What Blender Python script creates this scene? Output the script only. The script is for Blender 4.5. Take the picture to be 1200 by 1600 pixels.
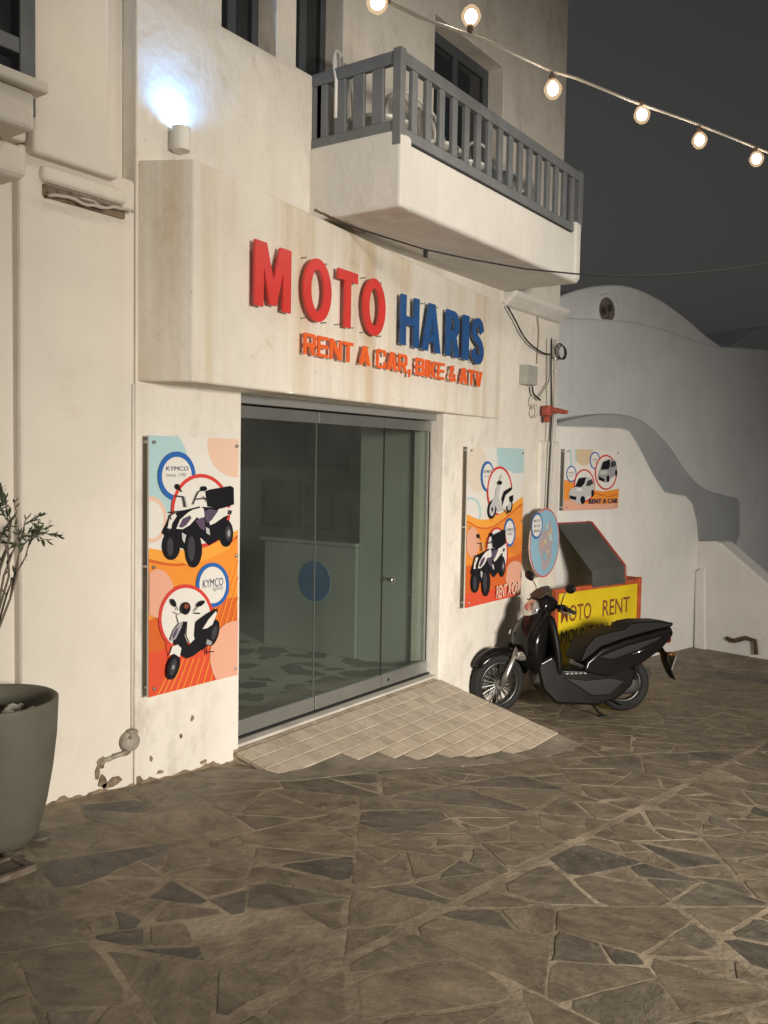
import bpy, bmesh, math, random
from math import sin, cos, pi, radians, atan2, sqrt, atan
from mathutils import Vector, Matrix
random.seed(7)
sc = bpy.context.scene
for o in list(bpy.data.objects): bpy.data.objects.remove(o)

# ------------------------------------------------------------------ camera
# world: +X runs along the shop wall away from the viewer, +Y goes into the shop, +Z up
F_PX = 1400.0
TH = atan2(980, F_PX); PITCH = atan2(78, F_PX); ROLL = radians(1.0)
CAM = Vector((0, 0, 2.0))
_f = Vector((cos(TH)*cos(PITCH), sin(TH)*cos(PITCH), -sin(PITCH)))
_r = Vector((sin(TH), -cos(TH), 0)); _u = _r.cross(_f)
R2 = _r*cos(ROLL) + _u*sin(ROLL); U2 = _u*cos(ROLL) - _r*sin(ROLL)
cam = bpy.data.cameras.new('camera'); camo = bpy.data.objects.new('camera', cam); sc.collection.objects.link(camo)
cam.sensor_fit = 'VERTICAL'; cam.sensor_height = 24; cam.sensor_width = 18; cam.lens = 24*F_PX/1600
cam.clip_start = 0.05; cam.clip_end = 500
m = Matrix((R2, U2, -_f)).transposed().to_4x4(); m.translation = CAM; camo.matrix_world = m
sc.camera = camo
sc.render.resolution_x, sc.render.resolution_y = 768, 1024

# ------------------------------------------------------------------ night sky, light, exposure
w = bpy.data.worlds.new('World'); sc.world = w; w.use_nodes = True
nt = w.node_tree; nt.nodes.clear()
sky = nt.nodes.new('ShaderNodeTexSky'); sky.sky_type = 'NISHITA'; sky.sun_disc = False
sky.sun_elevation = radians(2); sky.sun_rotation = radians(200); sky.air_density = 2; sky.dust_density = 6
hs = nt.nodes.new('ShaderNodeHueSaturation'); hs.inputs['Saturation'].default_value = 0.08
bg = nt.nodes.new('ShaderNodeBackground'); bg.inputs['Strength'].default_value = 0.068
ow = nt.nodes.new('ShaderNodeOutputWorld')
nt.links.new(sky.outputs[0], hs.inputs['Color']); nt.links.new(hs.outputs[0], bg.inputs['Color']); nt.links.new(bg.outputs[0], ow.inputs['Surface'])

def area_light(name, loc, target, sx, sy, power, color):
    l = bpy.data.lights.new(name, 'AREA'); l.shape = 'RECTANGLE'; l.size = sx; l.size_y = sy; l.energy = power; l.color = color
    o = bpy.data.objects.new(name, l); sc.collection.objects.link(o); o.location = loc
    o.rotation_euler = (Vector(target)-Vector(loc)).to_track_quat('-Z', 'Y').to_euler(); return o
# lit shop fronts on the other side of the lane, behind the viewer
area_light('lit_shop_front', (1.3, -6.2, 2.7), (7.1, 4.2, -.7), 2.4, 1.5, 318, (1.0, 0.915, 0.80)).data.spread = radians(70)
def point_light(name, loc, power, color, radius=0.03):
    l = bpy.data.lights.new(name, 'POINT'); l.energy = power; l.color = color; l.shadow_soft_size = radius
    o = bpy.data.objects.new(name, l); sc.collection.objects.link(o); o.location = loc; return o
sc.view_settings.view_transform = 'Standard'; sc.view_settings.look = 'None'
sc.view_settings.exposure = 0.0; sc.view_settings.gamma = 1.0; sc.view_settings.use_curve_mapping = False

# ------------------------------------------------------------------ picture ray helpers (points on known planes)
def ray(px, py): return _f*F_PX + R2*(px-600) + U2*(800-py)
def PY(px, py, Y): d = ray(px, py); return CAM + d*((Y-CAM.y)/d.y)
def PX(px, py, X): d = ray(px, py); return CAM + d*((X-CAM.x)/d.x)
def PZ(px, py, Z): d = ray(px, py); return CAM + d*((Z-CAM.z)/d.z)
def PP(px, py, p0, n): d = ray(px, py); return CAM + d*((p0-CAM).dot(n)/d.dot(n))
def sstep(a, b, x): t = max(0, min(1, (x-a)/(b-a))); return t*t*(3-2*t)
def G(x, y):                                   # the lane falls away to the right, then levels out
    x2 = min(x, 8.0)
    z = .384 - .1*x2
    if x > 8.0: t = min(x-8.0, 1.4); z -= .1*t - .1*t*t/2.8
    return z
def PG(px, py):
    p = PZ(px, py, 0)
    for _ in range(30): p = PZ(px, py, G(p.x, p.y))
    return p

# ------------------------------------------------------------------ mesh helpers
class MB:
    def __init__(s): s.v = []; s.f = []; s.m = []
    def add(s, vs, fs, mi=0, M=None):
        b = len(s.v)
        s.v += [tuple(M @ Vector(p)) if M else tuple(p) for p in vs]
        s.f += [tuple(b+i for i in f) for f in fs]; s.m += [mi]*len(fs); return s
    def box(s, a, b, mi=0, M=None):
        x0, y0, z0 = a; x1, y1, z1 = b
        v = [(x0,y0,z0),(x1,y0,z0),(x1,y1,z0),(x0,y1,z0),(x0,y0,z1),(x1,y0,z1),(x1,y1,z1),(x0,y1,z1)]
        return s.add(v, [(0,3,2,1),(4,5,6,7),(0,1,5,4),(1,2,6,5),(2,3,7,6),(3,0,4,7)], mi, M)
    def prism(s, pts, off, mi=0, M=None):      # planar polygon pts swept by off
        n = len(pts); off = Vector(off)
        v = [Vector(p) for p in pts] + [Vector(p)+off for p in pts]
        return s.add(v, [tuple(range(n))[::-1], tuple(range(n, 2*n))] + [(i, (i+1) % n, n+(i+1) % n, n+i) for i in range(n)], mi, M)
    def tube(s, path, r, seg=8, mi=0, M=None, cap=True):
        path = [Vector(p) for p in path]; n = len(path); rs = r if isinstance(r, (list, tuple)) else [r]*n
        vs = []; prev = None
        for i, p in enumerate(path):
            t = (path[min(i+1, n-1)] - path[max(i-1, 0)]).normalized()
            if prev is None:
                a = Vector((0, 0, 1)) if abs(t.z) < .9 else Vector((1, 0, 0)); u = t.cross(a).normalized()
            else:
                u = (prev - t*prev.dot(t)).normalized()
            prev = u; w_ = t.cross(u)
            vs += [p + u*(cos(2*pi*k/seg)*rs[i]) + w_*(sin(2*pi*k/seg)*rs[i]) for k in range(seg)]
        fs = [(i*seg+k, i*seg+(k+1) % seg, (i+1)*seg+(k+1) % seg, (i+1)*seg+k) for i in range(n-1) for k in range(seg)]
        if cap: fs += [tuple(range(seg))[::-1], tuple(range((n-1)*seg, n*seg))]
        return s.add(vs, fs, mi, M)
    def lathe(s, prof, seg=24, mi=0, M=None, closed=False):    # prof: (r, z)
        n = len(prof)
        vs = [(r*cos(2*pi*k/seg), r*sin(2*pi*k/seg), z) for r, z in prof for k in range(seg)]
        fs = [(i*seg+k, i*seg+(k+1) % seg, ((i+1) % n)*seg+(k+1) % seg, ((i+1) % n)*seg+k) for i in range(n if closed else n-1) for k in range(seg)]
        if not closed:
            if prof[0][0] > 1e-6: fs.append(tuple(range(seg))[::-1])
            if prof[-1][0] > 1e-6: fs.append(tuple(range((n-1)*seg, n*seg)))
        return s.add(vs, fs, mi, M)
    def loft(s, rings, mi=0, M=None, cap=True, closed=True):
        n = len(rings); k = len(rings[0]); vs = [p for r in rings for p in r]
        kk = k if closed else k-1
        fs = [(i*k+j, i*k+(j+1) % k, (i+1)*k+(j+1) % k, (i+1)*k+j) for i in range(n-1) for j in range(kk)]
        if cap: fs += [tuple(range(k))[::-1], tuple(range((n-1)*k, n*k))]
        return s.add(vs, fs, mi, M)
    def ball(s, c, r, seg=12, mi=0, M=None):
        rx, ry, rz = r if isinstance(r, (tuple, list)) else (r, r, r); h = seg//2
        vs = []; fs = []
        for i in range(h+1):
            a = pi*i/h
            for k in range(seg): b = 2*pi*k/seg; vs.append((c[0]+rx*sin(a)*cos(b), c[1]+ry*sin(a)*sin(b), c[2]-rz*cos(a)))
        fs = [(i*seg+k, i*seg+(k+1) % seg, (i+1)*seg+(k+1) % seg, (i+1)*seg+k) for i in range(h) for k in range(seg)]
        return s.add(vs, fs, mi, M)
    def build(s, name, mats, parent=None, smooth=False, world=True, bevel=0, seg=2, sub=0, fix=True):
        me = bpy.data.meshes.new(name)
        off = Vector((0, 0, 0))
        if parent is not None and world:
            p = parent
            while p: off += p.location; p = p.parent
        elif parent is None:
            xs = [v[0] for v in s.v]; ys = [v[1] for v in s.v]; zs = [v[2] for v in s.v]
            off = Vector(((min(xs)+max(xs))/2, (min(ys)+max(ys))/2, min(zs)))
        me.from_pydata([tuple(Vector(v)-off) for v in s.v], [], s.f)
        for mm in (mats if isinstance(mats, (list, tuple)) else [mats]): me.materials.append(mm)
        me.polygons.foreach_set('material_index', s.m)
        if fix:
            b = bmesh.new(); b.from_mesh(me); bmesh.ops.remove_doubles(b, verts=b.verts, dist=1e-5)
            bmesh.ops.recalc_face_normals(b, faces=b.faces); b.to_mesh(me); b.free()
        if smooth: me.polygons.foreach_set('use_smooth', [True]*len(me.polygons))
        o = bpy.data.objects.new(name, me); sc.collection.objects.link(o)
        if parent is not None: o.parent = parent
        else: o.location = off
        if bevel:
            bm_ = o.modifiers.new('bevel', 'BEVEL'); bm_.width = bevel; bm_.segments = seg; bm_.limit_method = 'ANGLE'; bm_.angle_limit = radians(35)
            bm_.use_clamp_overlap = True
        if sub: sm = o.modifiers.new('sub', 'SUBSURF'); sm.levels = sub; sm.render_levels = sub
        return o
def tag(o, label=None, cat=None, group=None, kind=None):
    if label: o['label'] = label
    if cat: o['category'] = cat
    if group: o['group'] = group
    if kind: o['kind'] = kind
    return o
def thing(name, loc, label, cat, group=None, rz=0):
    o = bpy.data.objects.new(name, None); sc.collection.objects.link(o); o.location = loc; o.rotation_euler = (0, 0, rz); o.empty_display_size = .1
    return tag(o, label, cat, group)
def copy_tree(o, parent=None):
    c = o.copy(); sc.collection.objects.link(c); c.parent = parent
    for ch in list(o.children): copy_tree(ch, c)
    return c
def XF(loc, rx=0, ry=0, rz=0): return Matrix.Translation(loc) @ Matrix.Rotation(rz, 4, 'Z') @ Matrix.Rotation(ry, 4, 'Y') @ Matrix.Rotation(rx, 4, 'X')
def ALIGN(loc, d): return Matrix.Translation(loc) @ Vector(d).to_track_quat('Z', 'Y').to_matrix().to_4x4()

# ------------------------------------------------------------------ materials
MT = {}
def mat(name, col, rough=.6, metal=0., coat=0., nscale=0, namt=.0, bump=0., bscale=40, spec=.5, emit=None, es=0):
    if name in MT: return MT[name]
    m = bpy.data.materials.new(name); m.use_nodes = True; n = m.node_tree.nodes; L = m.node_tree.links; b = n['Principled BSDF']
    b.inputs['Base Color'].default_value = (*col, 1); b.inputs['Roughness'].default_value = rough; b.inputs['Metallic'].default_value = metal
    b.inputs['Coat Weight'].default_value = coat; b.inputs['Specular IOR Level'].default_value = spec
    if emit: b.inputs['Emission Color'].default_value = (*emit, 1); b.inputs['Emission Strength'].default_value = es
    if nscale or bump:
        g = n.new('ShaderNodeNewGeometry')
    if nscale:
        t = n.new('ShaderNodeTexNoise'); t.inputs['Scale'].default_value = nscale; t.inputs['Detail'].default_value = 6; L.new(g.outputs['Position'], t.inputs['Vector'])
        mx = n.new('ShaderNodeMix'); mx.data_type = 'RGBA'
        mx.inputs[6].default_value = (*[c*(1-namt) for c in col], 1); mx.inputs[7].default_value = (*[min(1, c*(1+namt)) for c in col], 1)
        mp = n.new('ShaderNodeMapRange'); mp.inputs[1].default_value = .3; mp.inputs[2].default_value = .7
        L.new(t.outputs['Fac'], mp.inputs[0]); L.new(mp.outputs[0], mx.inputs[0]); L.new(mx.outputs[2], b.inputs['Base Color'])
    if bump:
        t2 = n.new('ShaderNodeTexNoise'); t2.inputs['Scale'].default_value = bscale; t2.inputs['Detail'].default_value = 5; L.new(g.outputs['Position'], t2.inputs['Vector'])
        bp = n.new('ShaderNodeBump'); bp.inputs['Strength'].default_value = bump; bp.inputs['Distance'].default_value = .01
        L.new(t2.outputs['Fac'], bp.inputs['Height']); L.new(bp.outputs[0], b.inputs['Normal'])
    MT[name] = m; return m

def plaster(name, col, stain=(.42, .31, .2), amt=.35, streak=1.0, seed=0., grime=.0):
    m = bpy.data.materials.new(name); m.use_nodes = True; n = m.node_tree.nodes; L = m.node_tree.links; b = n['Principled BSDF']
    b.inputs['Roughness'].default_value = .85; b.inputs['Specular IOR Level'].default_value = .25
    g = n.new('ShaderNodeNewGeometry')
    def noise(scale, det, sx=1, sy=1, sz=1, off=0., rgh=.55):
        mp = n.new('ShaderNodeMapping'); mp.inputs['Scale'].default_value = (sx, sy, sz); mp.inputs['Location'].default_value = (off+seed, seed*1.7, off*.5)
        L.new(g.outputs['Position'], mp.inputs['Vector']); t = n.new('ShaderNodeTexNoise'); t.inputs['Scale'].default_value = scale
        t.inputs['Detail'].default_value = det; t.inputs['Roughness'].default_value = rgh; L.new(mp.outputs[0], t.inputs['Vector']); return t.outputs['Fac']
    def ramp(x, a, b_):
        r = n.new('ShaderNodeMapRange'); r.inputs[1].default_value = a; r.inputs[2].default_value = b_; L.new(x, r.inputs[0]); return r.outputs[0]
    def mul(x, y):
        k = n.new('ShaderNodeMath'); k.operation = 'MULTIPLY'
        for i, q in enumerate((x, y)):
            if isinstance(q, (int, float)): k.inputs[i].default_value = q
            else: L.new(q, k.inputs[i])
        return k.outputs[0]
    def mix(fac, c1, c2):
        x = n.new('ShaderNodeMix'); x.data_type = 'RGBA'; L.new(fac, x.inputs[0])
        for i, q in ((6, c1), (7, c2)):
            if isinstance(q, tuple): x.inputs[i].default_value = (*q, 1)
            else: L.new(q, x.inputs[i])
        return x.outputs[2]
    c = mix(ramp(noise(1.1, 5, off=3), .35, .7), col, tuple(k*.88 for k in col))
    c = mix(mul(mul(ramp(noise(5, 4, 1, 1, .05, off=9), .5 if streak <= 1 else .44, .75 if streak <= 1 else .66), ramp(noise(.9, 3, 1, 1, .3, off=5), .42 if streak <= 1 else .34, .62 if streak <= 1 else .52)), min(1, amt*streak)*.75), c, stain)
    c = mix(mul(ramp(noise(3.2, 7, off=21, rgh=.65), .6, .72), amt*.5), c, tuple(k*.8 for k in stain))
    c = mix(mul(ramp(noise(28, 3, off=13), .70, .76), amt*.8), c, tuple(k*.5 for k in stain))
    if grime:
        c = mix(mul(mul(ramp(noise(6, 8, 1, 1, .5, off=31, rgh=.7), .5, .66), ramp(noise(1.2, 3, off=37), .4, .6)), grime), c, (.16, .13, .09))
    L.new(c, b.inputs['Base Color'])
    h1 = noise(2.5, 3, off=1); h2 = noise(26, 4, off=2)
    ad = n.new('ShaderNodeMath'); ad.operation = 'MULTIPLY_ADD'; ad.inputs[1].default_value = .12; L.new(h2, ad.inputs[0]); L.new(h1, ad.inputs[2])
    bp = n.new('ShaderNodeBump'); bp.inputs['Strength'].default_value = .5; bp.inputs['Distance'].default_value = .05
    L.new(ad.outputs[0], bp.inputs['Height']); L.new(bp.outputs[0], b.inputs['Normal'])
    MT[name] = m; return m

def stone_mat(name, cols, gscale=1., bump=.6, rough=.62, lo=.55, hi=1.45):
    m = bpy.data.materials.new(name); m.use_nodes = True; n = m.node_tree.nodes; L = m.node_tree.links; b = n['Principled BSDF']
    b.inputs['Roughness'].default_value = rough; b.inputs['Specular IOR Level'].default_value = .35
    g = n.new('ShaderNodeNewGeometry'); oi = n.new('ShaderNodeObjectInfo')
    cr = n.new('ShaderNodeValToRGB'); e = cr.color_ramp.elements
    e[0].position = 0; e[0].color = (*cols[0], 1); e[1].position = 1; e[1].color = (*cols[-1], 1)
    for i, c in enumerate(cols[1:-1]): q = e.new((i+1)/(len(cols)-1)); q.color = (*c, 1)
    L.new(oi.outputs['Random'], cr.inputs['Fac'])
    rot = n.new('ShaderNodeVectorRotate'); rot.rotation_type = 'Z_AXIS'; L.new(g.outputs['Position'], rot.inputs['Vector'])
    am = n.new('ShaderNodeMath'); am.operation = 'MULTIPLY'; am.inputs[1].default_value = 40; L.new(oi.outputs['Random'], am.inputs[0]); L.new(am.outputs[0], rot.inputs['Angle'])
    mp = n.new('ShaderNodeMapping'); mp.inputs['Scale'].default_value = (1.6*gscale, 2.9*gscale, 2); L.new(rot.outputs[0], mp.inputs['Vector'])
    t = n.new('ShaderNodeTexNoise'); t.inputs['Scale'].default_value = 2.6; t.inputs['Detail'].default_value = 12; t.inputs['Roughness'].default_value = .72; t.inputs['Distortion'].default_value = .25
    L.new(mp.outputs[0], t.inputs['Vector'])
    t2 = n.new('ShaderNodeTexNoise'); t2.inputs['Scale'].default_value = 14; t2.inputs['Detail'].default_value = 6; t2.inputs['Roughness'].default_value = .7; L.new(g.outputs['Position'], t2.inputs['Vector'])
    r1 = n.new('ShaderNodeMapRange'); r1.inputs[1].default_value = .3; r1.inputs[2].default_value = .72; r1.inputs[3].default_value = lo; r1.inputs[4].default_value = hi; L.new(t.outputs['Fac'], r1.inputs[0])
    mm = n.new('ShaderNodeVectorMath'); mm.operation = 'SCALE'; L.new(cr.outputs[0], mm.inputs[0]); L.new(r1.outputs[0], mm.inputs[3])
    r2 = n.new('ShaderNodeMapRange'); r2.inputs[1].default_value = .56; r2.inputs[2].default_value = .68; r2.inputs[4].default_value = .55; L.new(t2.outputs['Fac'], r2.inputs[0])
    mx = n.new('ShaderNodeMix'); mx.data_type = 'RGBA'; mx.inputs[7].default_value = (.30, .245, .17, 1); L.new(r2.outputs[0], mx.inputs[0]); L.new(mm.outputs[0], mx.inputs[6])
    L.new(mx.outputs[2], b.inputs['Base Color'])
    ad = n.new('ShaderNodeMath'); ad.operation = 'MULTIPLY_ADD'; ad.inputs[1].default_value = .35; L.new(t2.outputs['Fac'], ad.inputs[0]); L.new(t.outputs['Fac'], ad.inputs[2])
    bp = n.new('ShaderNodeBump'); bp.inputs['Strength'].default_value = bump; bp.inputs['Distance'].default_value = .025
    L.new(ad.outputs[0], bp.inputs['Height']); L.new(bp.outputs[0], b.inputs['Normal'])
    MT[name] = m; return m

def glass_mat(name, tint, refl=1.0):
    m = bpy.data.materials.new(name); m.use_nodes = True; n = m.node_tree.nodes; L = m.node_tree.links; n.remove(n['Principled BSDF'])
    t = n.new('ShaderNodeBsdfTransparent'); t.inputs[0].default_value = (*tint, 1); g = n.new('ShaderNodeBsdfGlossy'); g.inputs['Roughness'].default_value = .02
    mx = n.new('ShaderNodeMixShader'); lw = n.new('ShaderNodeLayerWeight'); lw.inputs[0].default_value = .5     # Schlick, the same from both sides
    pw = n.new('ShaderNodeMath'); pw.operation = 'POWER'; pw.inputs[1].default_value = 5; L.new(lw.outputs['Facing'], pw.inputs[0])
    k = n.new('ShaderNodeMath'); k.operation = 'MULTIPLY_ADD'; k.inputs[1].default_value = .95*refl; k.inputs[2].default_value = .045*refl; L.new(pw.outputs[0], k.inputs[0])
    L.new(k.outputs[0], mx.inputs[0]); L.new(t.outputs[0], mx.inputs[1]); L.new(g.outputs[0], mx.inputs[2]); df = n.new('ShaderNodeBsdfDiffuse'); df.inputs[0].default_value = (.55, .55, .53, 1); m2 = n.new('ShaderNodeMixShader')     # thin dust film, its grey also painting in the hazy reflection
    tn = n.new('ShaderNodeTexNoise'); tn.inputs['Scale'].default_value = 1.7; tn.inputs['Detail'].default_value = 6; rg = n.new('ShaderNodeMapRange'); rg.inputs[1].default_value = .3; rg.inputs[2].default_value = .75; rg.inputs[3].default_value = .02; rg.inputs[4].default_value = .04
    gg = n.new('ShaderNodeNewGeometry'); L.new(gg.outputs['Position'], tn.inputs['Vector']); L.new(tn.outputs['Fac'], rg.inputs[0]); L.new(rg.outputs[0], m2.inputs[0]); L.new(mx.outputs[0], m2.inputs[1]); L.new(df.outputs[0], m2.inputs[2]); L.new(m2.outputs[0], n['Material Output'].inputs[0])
    MT[name] = m; return m

P_WALL = plaster('whitewash', (.74, .70, .63), amt=.36, grime=.26)
P_UP = plaster('whitewash_upper', (.72, .70, .66), amt=.16, seed=4.)
P_FAS = plaster('whitewash_fascia', (.74, .70, .62), stain=(.50, .36, .20), amt=.7, streak=1.15, seed=8.)
P_NEI = plaster('whitewash_neighbour', (.74, .69, .61), amt=.22, seed=13.)
P_BACK = plaster('whitewash_back', (.78, .80, .81), amt=.15, seed=17.)
P_STAIR = plaster('whitewash_stair', (.72, .71, .68), amt=.2, seed=22.)
CRACK = mat('broken_render', (.20, .15, .10), .95, nscale=18, namt=.5, bump=1., bscale=30)
GREYW = mat('grey_painted_wood', (.155, .165, .175), .55, nscale=6, namt=.12)
DKGREY = mat('dark_blue_grey_wood', (.065, .075, .085), .5, nscale=6, namt=.15)
ALU = mat('brushed_aluminium', (.36, .37, .36), .38, metal=.75, nscale=3, namt=.08)
BLACKRUB = mat('black_gasket', (.012, .012, .012), .6)
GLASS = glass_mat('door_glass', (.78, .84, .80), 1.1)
WGLASS = mat('dark_window_glass', (.02, .024, .028), .08, spec=.6)
CHROME = mat('chrome', (.75, .75, .75), .12, metal=1)
STEEL = mat('steel', (.45, .44, .42), .35, metal=.9)
BLACKP = mat('gloss_black_paint', (.007, .0065, .0065), .17, spec=.3)
BLACKM = mat('matt_black_plastic', (.005, .005, .0055), .5, bump=.1, bscale=300, spec=.25)
RUBBER = mat('tyre_rubber', (.009, .009, .009), .8, bump=.3, bscale=120)
SEATM = mat('seat_vinyl', (.005, .005, .0055), .55, spec=.2, bump=.12, bscale=250)
LENS = mat('clear_lamp_lens', (.62, .62, .60), .14, metal=.8, coat=1)
REDL = mat('red_lamp_lens', (.10, .008, .008), .15, coat=1)
REDM = mat('red_paint', (.62, .045, .04), .4, nscale=5, namt=.06)
BLUEM = mat('blue_paint', (.022, .085, .25), .4, nscale=5, namt=.08)
ORANGEM = mat('orange_red_paint', (.78, .13, .03), .4, nscale=5, namt=.06)
WIREB = mat('black_wire', (.02, .02, .022), .6)
WIREW = mat('pale_wire', (.5, .46, .4), .6)
WHITEP = mat('white_plastic', (.7, .68, .63), .45)
GREYP = mat('grey_plastic_box', (.36, .37, .33), .5, nscale=9, namt=.1)
RUSTR = mat('rusty_red_paint', (.33, .07, .045), .6, nscale=20, namt=.3)

# ------------------------------------------------------------------ ground
FLAG = stone_mat('schist_flagstone', [(.085, .08, .066), (.14, .122, .094), (.185, .152, .106), (.205, .168, .117), (.18, .147, .102), (.215, .175, .12), (.155, .135, .103), (.19, .156, .108), (.22, .18, .125), (.175, .145, .102)], lo=.45, hi=1.55, rough=.52)
MORTAR = mat('sandy_mortar', (.22, .18, .125), .95, nscale=9, namt=.3, bump=.6, bscale=30)
def pale_patches(m):                             # lime left on the joints here and there
    n = m.node_tree.nodes; L = m.node_tree.links; b = n['Principled BSDF']; src = b.inputs['Base Color'].links[0].from_socket
    g = n.new('ShaderNodeNewGeometry'); t = n.new('ShaderNodeTexNoise'); t.inputs['Scale'].default_value = 2.1; t.inputs['Detail'].default_value = 5; L.new(g.outputs['Position'], t.inputs['Vector'])
    r = n.new('ShaderNodeMapRange'); r.inputs[1].default_value = .52; r.inputs[2].default_value = .66; L.new(t.outputs['Fac'], r.inputs[0])
    x = n.new('ShaderNodeMix'); x.data_type = 'RGBA'; x.inputs[7].default_value = (.36, .30, .215, 1); L.new(r.outputs[0], x.inputs[0]); L.new(src, x.inputs[6]); L.new(x.outputs[2], b.inputs['Base Color'])
pale_patches(MORTAR)
mb = MB()
gx = [-40, -20, -10, -5] + [-3+.25*i for i in range(0, 72)] + [16, 20, 30, 60]
gy = [-40, -20, -10, -4, -2, 0, 1, 2, 3, 4, 5, 8, 20, 60]
vs = [(x, y, G(x, y)) for x in gx for y in gy]; k = len(gy)
mb.add(vs, [(i*k+j, (i+1)*k+j, (i+1)*k+j+1, i*k+j+1) for i in range(len(gx)-1) for j in range(k-1)])
ground = mb.build('ground', MORTAR, smooth=True); tag(ground, kind='structure')

def clip(poly, a, b, c):                       # keep a*x+b*y<=c
    out = []
    for i in range(len(poly)):
        p, q = poly[i], poly[(i+1) % len(poly)]; dp = a*p[0]+b*p[1]-c; dq = a*q[0]+b*q[1]-c
        if dp <= 0: out.append(p)
        if (dp < 0 < dq) or (dq < 0 < dp): t = dp/(dp-dq); out.append((p[0]+(q[0]-p[0])*t, p[1]+(q[1]-p[1])*t))
    return out
def parea(p): return .5*sum(p[i][0]*p[(i+1) % len(p)][1]-p[(i+1) % len(p)][0]*p[i][1] for i in range(len(p)))
def inset(p, d):
    n = len(p); q = list(p)
    for i in range(n):
        a, b = p[i], p[(i+1) % n]; ex, ey = b[0]-a[0], b[1]-a[1]; l = sqrt(ex*ex+ey*ey)
        if l < 1e-6: continue
        nx, ny = ey/l, -ex/l                   # outward for ccw
        dd = d*random.uniform(.5, 1.6)
        q = clip(q, nx, ny, nx*a[0]+ny*a[1]-dd)
        if len(q) < 3: return []
    return q
def rough(p, step, amp):
    out = []
    for i in range(len(p)):
        a, b = p[i], p[(i+1) % len(p)]; l = sqrt((a[0]-b[0])**2+(a[1]-b[1])**2); n = max(1, int(l/step))
        for j in range(n):
            t = j/n; s_ = amp if j else amp*.8
            out.append((a[0]+(b[0]-a[0])*t+random.uniform(-s_, s_), a[1]+(b[1]-a[1])*t+random.uniform(-s_, s_)))
    return out
def line_of(p, q):                             # a,b,c with a*x+b*y=c
    a, b = q.y-p.y, -(q.x-p.x); l = sqrt(a*a+b*b); return a/l, b/l, (a*p.x+b*p.y)/l
S1 = line_of(PG(350, 1600), PG(1190, 1165)); S2 = line_of(PG(75, 1268), PG(600, 1395)); S3 = line_of(PG(600, 1262), PG(1150, 1140))
def inview(x, y):
    d = Vector((x, y, G(x, y)))-CAM; dp = d.dot(_f)
    if dp < .5: return False
    px, py = 600+F_PX*d.dot(R2)/dp, 800-F_PX*d.dot(U2)/dp
    return -170 < px < 1370 and py < 1800
stones = []
def split(p, depth=0):
    cx = sum(q[0] for q in p)/len(p); cy = sum(q[1] for q in p)/len(p); A = abs(parea(p))
    if A < 4 and not any(inview(*q) for q in p) and not inview(cx, cy): return
    far = 1+.05*max(0, cx-5)
    if A < random.choice([.03, .05, .08, .12, .17, .25])*far or depth > 16:
        stones.append(p); return
    best = (0, 1, 0)
    for i in range(len(p)):
        for j in range(i): 
            dx, dy = p[i][0]-p[j][0], p[i][1]-p[j][1]; l = dx*dx+dy*dy
            if l > best[0]: best = (l, dx, dy)
    ang = atan2(best[2], best[1]) + random.gauss(0, random.choice([.1, .16, .45])); nx, ny = cos(ang), sin(ang)
    pr = [nx*q[0]+ny*q[1] for q in p]; c = min(pr)+(max(pr)-min(pr))*random.uniform(.34, .66)
    for k in (1, -1):
        q = clip(p, k*nx, k*ny, k*c)
        if len(q) >= 3 and abs(parea(q)) > .004: split(q, depth+1)
region = [(.6, -2.2), (13.6, -2.2), (13.6, 4.4), (.6, 4.4)]
for k in (1, -1):
    half = clip(region, k*S1[0], k*S1[1], k*S1[2]-.02)
    split(half)
cut = []
for p in stones:
    cx = sum(q[0] for q in p)/len(p); cy = sum(q[1] for q in p)/len(p)
    p = clip(p, 0, 1, 4.19) if cx < 9.2 else p
    if len(p) < 3: continue
    out = [p]
    if cx < 3.7 and cy > 2.0:
        out = [q for q in (clip(p, k*S2[0], k*S2[1], k*S2[2]-.014) for k in (1, -1)) if len(q) >= 3]
    for q in out:
        if parea(q) < 0: q = q[::-1]
        q = inset(q, random.choice([.004, .006, .009, .014, .024]))
        if len(q) >= 3 and abs(parea(q)) > .006 and random.random() > .03:
            r_ = []                              # knock some corners off
            for i in range(len(q)):
                a0, b0, c0 = q[i-1], q[i], q[(i+1) % len(q)]
                if random.random() < .6:
                    t1, t2 = random.uniform(.06, .22), random.uniform(.06, .22)
                    r_ += [(b0[0]+(a0[0]-b0[0])*t1, b0[1]+(a0[1]-b0[1])*t1), (b0[0]+(c0[0]-b0[0])*t2, b0[1]+(c0[1]-b0[1])*t2)]
                else: r_.append(b0)
            cut.append(r_)
stones = cut
def dist(p):
    c = (sum(q[0] for q in p)/len(p), sum(q[1] for q in p)/len(p)); return c[0]**2+c[1]**2
def bigness(p): return -abs(parea(p))/(dist(p)**1.5)
stones.sort(key=bigness)
rest = MB()
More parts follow.
